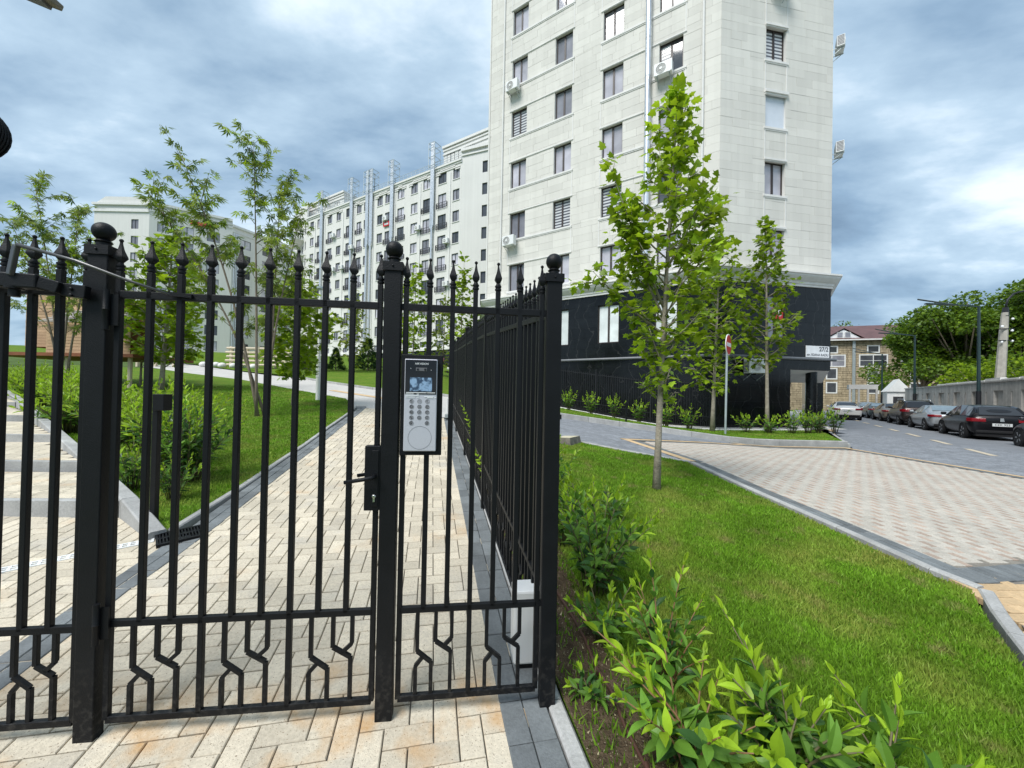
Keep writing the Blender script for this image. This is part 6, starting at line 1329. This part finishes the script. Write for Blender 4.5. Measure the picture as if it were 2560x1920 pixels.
ordn = ['first','second','third','fourth','fifth','sixth','seventh','eighth','ninth','tenth','eleventh','twelfth','thirteenth','last']
for i, ((x, y), h) in enumerate(sp_): shrub(f'small shrub on the verge before the black plinth, {ordn[i]} from the left', (x, y, T_(x, y)+.2), 15, h, .5, .17, 110+i, 0, young=.35 if i < 11 else .1, dark=.25 if i < 11 else .7, group='shrubs along the granite plinth', pair=.13)
# loose sprigs poking through the path railing
for i, (s, h, lb_) in enumerate([(2.75,.75,'leafy sprig poking through the path railing, lower one'),(4.2,1.05,'leafy sprig poking through the path railing, upper one')]):
    x, y = sr(s, .12); e = sr(s-.25, -.18); shrub(lb_, gz(x, y), 2, .5, .1, .06, 140+i, 20, young=.6, group='sprigs in the railing', stems=[(e[0], e[1], T_(x, y)+h),(e[0]+.05, e[1]+.08, T_(x, y)+h*.9)])
# woodland behind the wall
def big_tree(label, base, h, r, n, size, seed, mats, group='woodland trees behind the wall', flat=.75, z0=.25):
    rnd = np.random.default_rng(seed); root = thing('tree', label, 'tree', base, group); mb = MB(); b = V(base); mb.tube([b, b+V((.2,0,h*.5)), b+V((.1,.2,h*.8))], [r*.07,r*.05,r*.02], 8)
    cl = []
    for k in range(26):
        a = rnd.random()*2*PI; f = rnd.random()**.6; zz = z0+(.97-z0)*rnd.random(); rr = r*f*math.sqrt(max(.08, 1-((zz-.55)/.5)**2)); c = np.array([base[0]+math.cos(a)*rr, base[1]+math.sin(a)*rr, base[2]+h*zz]); cl.append(c); mb.tube([b+V((0,0,h*.35*zz+.5)), V(c)], [r*.025,r*.008], 4)
    build(mb, 'trunk', 'bark_grey', root, smooth=0); P = []; D = []
    for c in cl:
        k = n//26; d = rnd.normal(0,1,(k,3)); d /= np.linalg.norm(d, axis=1, keepdims=True); rad_ = r*.38*rnd.uniform(.7,1.3)*rnd.random((k,1))**.4; P.append(c+d*rad_*np.array([1,1,.62])); D.append(d+np.array([0,0,-.4])+rnd.normal(0,.5,(k,3)))
    P = np.concatenate(P); D = np.concatenate(D); U = rnd.normal(0,.6,(len(P),3))+np.array([0,0,1]); put_leaves(root, 'broad', P, leaf_frames(D, U), size*rnd.uniform(.6,1.3,len(P)), mats, 0)
WMt = [('leaf_wood',.6),('leaf_maple_dark',.4)]
big_tree('broad dark green tree overhanging the wall nearest the sandstone building', (48.0,45,0), 11.3, 4.6, 15000, .27, 1, WMt); big_tree('large dark green tree behind the middle of the wall', (49.5,42,0), 13.2, 5.0, 15000, .27, 2, WMt)
big_tree('large dark green tree behind the concrete utility pole', (50.5,38,0), 13.2, 5.0, 15000, .27, 3, WMt); big_tree('dark green tree at the picture edge behind the wall', (55,38,0), 13.5, 5.5, 12000, .3, 4, WMt)
big_tree('light green bush growing over the wall beside the nearest street lamp', (38.6,31.5,0), 5.0, 2.2, 3500, .2, 5, [('leaf_maple',.6),('leaf_maple_dark',.4)], 'bushes over the wall'); big_tree('light green bush over the wall right of the utility pole', (41,28.8,0), 5.8, 2.4, 3500, .2, 6, [('leaf_maple',.5),('leaf_maple_dark',.5)], 'bushes over the wall')
big_tree('dark tree mass deep behind the wall', (60,46,0), 13, 6, 9000, .35, 7, [('leaf_far',.6),('leaf_wood',.4)])
for i, (x, y, h) in enumerate([(72,82,17.5),(82,86,18),(92,80,20)]): big_tree(f'distant tree crown showing over the red roof, {["leftmost","middle","rightmost"][i]}', (x, y, 0), h, 6, 7000, .32, 20+i, [('leaf_maple_dark',.6),('leaf_far',.4)], 'tree crowns over the red roof')
conifer('dark spruce rising behind the red roof', (75,70,0), 17.5, 3.6, seed=77, name='spruce_tree', m='leaf_far')
# ---------------------------------------------------------------- small things
def bollard(label, base, h=.62, head='disc', group='low black bollard lights'):
    t = thing('bollard_light', label, 'bollard', base, group); x, y, z = base; b = MB(); b.box(x-.027,x+.027,y-.025,y+.025,z-.05,z+h); build(b,'shaft','iron',t,bevel=.004)
    b = MB()
    if head == 'box': b.box(x-.005,x+.105,y-.05,y+.05,z+h-.02,z+h+.14)
    else: b.box(x+.036,x+.066,y-.045,y+.045,z+h-.15,z+h-.03)
    build(b,'lamp_box','iron',t,bevel=.005)
bollard('black bollard light among the bushes behind the gate', gz(-3.46,3.76), 1.12, 'box'); bollard('black bollard beside the stone block at the driveway edge', gz(1.17,9.55), .62); bollard('black bollard standing in the verge behind the driveway kerb', (4.45,14.95,T_(4.45,14.95)+.19), .75)
sbk = thing('stone_block', 'rough cut stone block lying at the driveway edge', 'stone', gz(1.33,8.85)); z = T_(1.33,8.85)
v = [(1.05,8.72,z-.03),(1.32,8.5,z-.03),(1.66,9.0,z-.03),(1.25,9.2,z-.03),(1.05,8.74,z+.15),(1.30,8.53,z+.17),(1.60,9.0,z+.17),(1.25,9.15,z+.15)]
b = MB(); b.add(v,[(0,3,2,1),(0,1,5,4),(1,2,6,5),(2,3,7,6),(3,0,4,7)]); build(b,'rough_side','block_stone',sbk); b = MB(); b.add([V(p)+V((0,0,.001)) for p in v[4:]],[(0,1,2,3)]); build(b,'sawn_top','block_top',sbk)
pp = thing('irrigation_pipe', 'thin brown irrigation pipe lying along the soil bed', 'pipe', gz(.55,1.8)); b = MB(); pts = []
for s in np.linspace(-1.2, 3.6, 26): x, y = sr(s, .30+.05*math.sin(s*1.9)+.02*math.sin(s*5)+(.05 if s < 0 else 0)); pts.append((x, y, T_(x, y)+.045+.006*math.sin(s*7)))
b.tube(pts, .009, 8); build(b,'hose','pipe_brown',pp,smooth=0)
for s in (-.45,.1): x, y = sr(s, .30+.05*math.sin(s*1.9)+.02*math.sin(s*5)+(.05 if s < 0 else 0)); b = MB(); b.tube([(x-.002,y-.02,T_(x,y)+.046),(x+.002,y+.02,T_(x,y)+.046)],.0115,8); build(b,'coupling','pipe_brown',pp)
# white lamp pole in the left lawn
lz = T_(-7.5,14.89); lp_ = thing('lamp_pole', 'white lamp pole standing in the lawn behind the gate', 'lamp', (-7.5,14.89,lz)); b = MB(); b.tube([(-7.5,14.89,lz-.1),(-7.5,14.89,lz+1.55)],.085,14); build(b,'base','white_paint',lp_,smooth=rad(40)); b = MB(); b.tube([(-7.5,14.89,lz+1.55),(-7.5,14.89,lz+4.3)],.06,14); build(b,'shaft','white_paint',lp_,smooth=rad(40))
b = MB(); b.lathe([(.062,0),(.10,.02),(.10,.07),(.062,.09)],16,TR(-7.5,14.89,lz+2.6)); build(b,'collar','galv',lp_,smooth=rad(35)); b = MB(); b.box(-7.56,-7.44,14.80,14.812,lz+.9,lz+1.25); build(b,'hatch','white_plastic',lp_); b = MB(); b.lathe([(.06,0),(.14,.05),(.14,.12),(.02,.16)],16,TR(-7.5,14.89,lz+4.28)); build(b,'lamp_head','galv',lp_,smooth=rad(35))
x, y = -25.0, 31.5; z = T_(x, y); dk = thing('lamp_column', 'dark square lamp column beside the concrete drive', 'lamp', (x, y, z)); b = MB(); b.tube([(x,y,z-.1),(x,y,z+6.0)],.10,10); build(b,'shaft','iron_far',dk); b = MB(); b.tube([(x,y,z-.1),(x,y,z+1.6)],.16,10); build(b,'base','lamp_green',dk); b = MB(); b.box(x-.5,x+.1,y-.08,y+.08,z+6.0,z+6.1); build(b,'lamp_head','iron_far',dk)
# timber playhouse on stilts
ph = thing('playhouse', 'timber clad playhouse on stilts with a slatted lean-to roof', 'playhouse', gz(-20.5,16.8)); zg = T_(-20.5,16.8)
def clad(x0, x1, y, z0, z1, par, bh=.135, m='wood', dep=.03):
    z = z0; k = 0
    while z < z1-.02: b = MB(); b.box(x0, x1, y-dep-random.uniform(0,.008), y, z, min(z1, z+bh)-.012); build(b,'board',m,par); z += bh
clad(-22.3,-18.2,17.6,3.35,5.75,ph); b = MB(); b.box(-22.3,-18.2,17.62,19.4,3.35,5.75); build(b,'upper_room','wood_red',ph)
clad(-20.0,-16.4,16.5,3.0,4.35,ph); b = MB(); b.box(-20.0,-16.4,16.52,17.58,3.0,4.35); build(b,'lower_room','wood_red',ph)
for k in range(8): f = k/7; b = MB(); b.box(-20.15,-16.25,16.25+f*1.2,16.37+f*1.2,4.30+f*.68,4.34+f*.68); build(b,'roof_slat','slat',ph)
b = MB(); b.box(-22.5,-16.0,16.2,19.3,2.84,2.98); build(b,'deck','wood_red',ph)
for x, y in ((-22,16.6),(-19.2,16.6),(-16.5,16.6),(-22,19),(-16.5,19)): b = MB(); b.tube([(x,y,T_(x,y)-.1),(x,y,2.86)],.08,8); build(b,'stilt','wood_pale',ph,smooth=rad(40))
# log climbing frame
lf_ = thing('log_climbing_frame', 'climbing frame of pale horizontal logs beyond the concrete drive', 'climbing frame', gz(-23.3,33.8)); zg = T_(-23.3,33.8)
for x, y in ((-24.6,33.6),(-23.4,33.9),(-22.2,33.5),(-20.9,33.9),(-19.8,33.6)): b = MB(); b.tube([(x,y,zg-.2),(x+.03,y,zg+1.9)],.13,8); build(b,'post_log','wood_pale',lf_,smooth=rad(40))
for k in range(5): b = MB(); z = zg+.3+k*.36; b.tube([(-24.9-.1*(k%2),33.5,z),(-19.5+.2*(k%2),33.55+.05*(k%2),z+.05*random.random())],.10,8); build(b,'rung_log','wood_pale',lf_,smooth=rad(40))
bl = thing('timber_bench', 'pale timber bench frame behind the maple trunk', 'bench', gz(-29.2,31.8)); zg = T_(-29.2,31.8)
for x in (-31,-29.5,-28): b = MB(); b.box(x-.08,x+.08,31.7,31.9,zg-.1,zg+.75); build(b,'leg','wood_pale',bl)
b = MB(); b.box(-31.3,-27.7,31.55,32.05,zg+.75,zg+.87); build(b,'seat','wood_pale',bl)
for k in range(6): x, y = -27+k*.9, 33.6+.3*math.sin(k*2); b = MB(); b.ball((x,y,T_(x,y)+.2),.32,10,7,.8); o = thing('boulder', f'pale rounded boulder in the row by the playground, {ordn[k]} from the left', 'boulder', gz(x,y), 'boulders by the playground'); build(b,'rock','moulding',o,smooth=0)
# lamp fittings at the upper left, on a mast standing just outside the picture
fm_ = thing('floodlight', 'black ribbed round floodlight at the picture edge above the fence', 'floodlight', (-2.75,1.75,0))
c = V((-2.52,1.72,2.755)); FMx = frame(c, V((.55,-.83,0)))
b = MB(); b.lathe([(.02,-.07),(.11,-.065),(.128,-.05),(.135,-.02),(.135,.03),(.128,.05),(.11,.065),(.02,.07)],28,Matrix.Rotation(PI/2,4,'Y')); link('housing',b.mesh(rad(45),'housing'),'iron',fm_,FMx)
for k in range(5): b = MB(); b.lathe([(.138,-.004),(.142,0),(.138,.004)],28,TR(-.05+k*.025,0,0)@Matrix.Rotation(PI/2,4,'Y')); link('cooling_rib',b.mesh(name='cooling_rib'),'iron',fm_,FMx)
b = MB(); b.tube([(-2.75,1.75,-.1),(-2.75,1.75,4.0)],.045,12); build(b,'mast','iron',fm_,smooth=rad(40)); b = MB(); b.bar((-2.75,1.75,2.75),(-2.42,1.72,2.75),.03,.05); build(b,'bracket','iron',fm_)
ca = thing('mast_lamp', 'small grey lamp head cut by the top edge over the gate', 'lamp', (-2.75,1.75,3.3)); b = MB(); b.bar((-2.74,1.78,3.86),(-2.52,1.88,3.58),.04,.04); build(b,'arm','block_stone',ca); b = MB(); b.bar((-2.60,1.88,3.585),(-2.315,1.9,3.495),.07,.03); build(b,'lamp_head','block_stone',ca,bevel=.005); b = MB(); b.bar((-2.46,1.88,3.515),(-2.36,1.90,3.485),.05,.015); build(b,'lens','silver_line',ca)
# person in pink far up the lawn and a pushchair
def person(label, base, ang):
    x, y, z = base; me = bpy.data.meshes.new('body')
    J = [(0,0,.92),(0,0,1.1),(0,.01,1.32),(0,.02,1.47),(0,.02,1.55),(0,.0,1.66),(.09,0,.88),(.11,.03,.48),(.11,0,.06),(.11,-.12,.03),(-.09,0,.88),(-.11,-.02,.48),(-.11,.05,.06),(-.11,-.07,.03),(.19,.01,1.40),(.25,.03,1.12),(.22,-.12,.93),(-.19,.01,1.40),(-.25,.03,1.12),(-.22,-.12,.93)]
    E = [(0,1),(1,2),(2,3),(3,4),(4,5),(0,6),(6,7),(7,8),(8,9),(0,10),(10,11),(11,12),(12,13),(2,14),(14,15),(15,16),(2,17),(17,18),(18,19)]; Rr = [.14,.14,.16,.07,.055,.10,.09,.065,.045,.04,.09,.065,.045,.04,.07,.05,.04,.07,.05,.04]
    me.from_pydata(J, E, []); me.update(); o = thing('person', label, 'person', base); M = TR(*base) @ Matrix.Rotation(ang, 4, 'Z'); b = link('body', me, None, o, M)
    for n_ in ('denim','pink','skin'): me.materials.append(MATS[n_])
    sk = b.modifiers.new('skin','SKIN'); lay_ = me.skin_vertices or me.attributes.new('skin','FLOAT','POINT')
    for i, sv in enumerate(me.skin_vertices[0].data if me.skin_vertices else []): sv.radius = (Rr[i], Rr[i]*.85); sv.use_root = (i == 0)
    ss = b.modifiers.new('sub','SUBSURF'); ss.levels = ss.render_levels = 1
    h = MB(); h.ball((0,.02,1.69),.115,12,8,1.05); link('hair', h.mesh(0,'hair'), 'hair', o, M); s = MB(); s.lathe([(.20,.90),(.19,1.1),(.225,1.35),(.17,1.45),(.07,1.49)],16); link('pink_top', s.mesh(0,'pink_top'), 'pink', o, M @ Matrix.Diagonal((1,.72,1,1)))
    bp = MB(); bp.box(-.15,.15,-.30,-.14,1.05,1.42); link('backpack', bp.mesh(name='backpack'), 'pink', o, M, bevel=.05)
try: person('person in a pink top standing on the far lawn beyond the intercom', gz(-7.6,41.5,.0), .4)
except Exception as ex: print('person', ex)
x, y = -6.75, 41.6; z = T_(x, y)+.1; pc = thing('pushchair', 'black and white pushchair beside the person in pink', 'pushchair', (x,y,z)); b = MB(); b.lathe([(.02,.0),(.22,.02),(.33,.12),(.36,.28),(.02,.30)][::-1],14,TR(x,y,z+.72)@Matrix.Rotation(PI,4,'X')@TR(0,0,-.35)); build(b,'hood','tyre',pc,smooth=rad(50)); b = MB(); b.box(x-.3,x+.3,y-.2,y+.2,z+.35,z+.62); build(b,'seat','white_plastic',pc,bevel=.06)
for dx in (-.28,.28):
    for dy in (-.22,.22): b = MB(); b.lathe([(.05,-.02),(.12,-.02),(.12,.02),(.05,.02)],14,TR(x+dx,y+dy,z+.12)@Matrix.Rotation(PI/2,4,'X')); build(b,'wheel','tyre',pc)
b = MB(); b.tube([(x+.28,y,z+.2),(x+.3,y,z+.6),(x+.5,y,z+1.05)],.018,6); build(b,'handle','galv',pc)
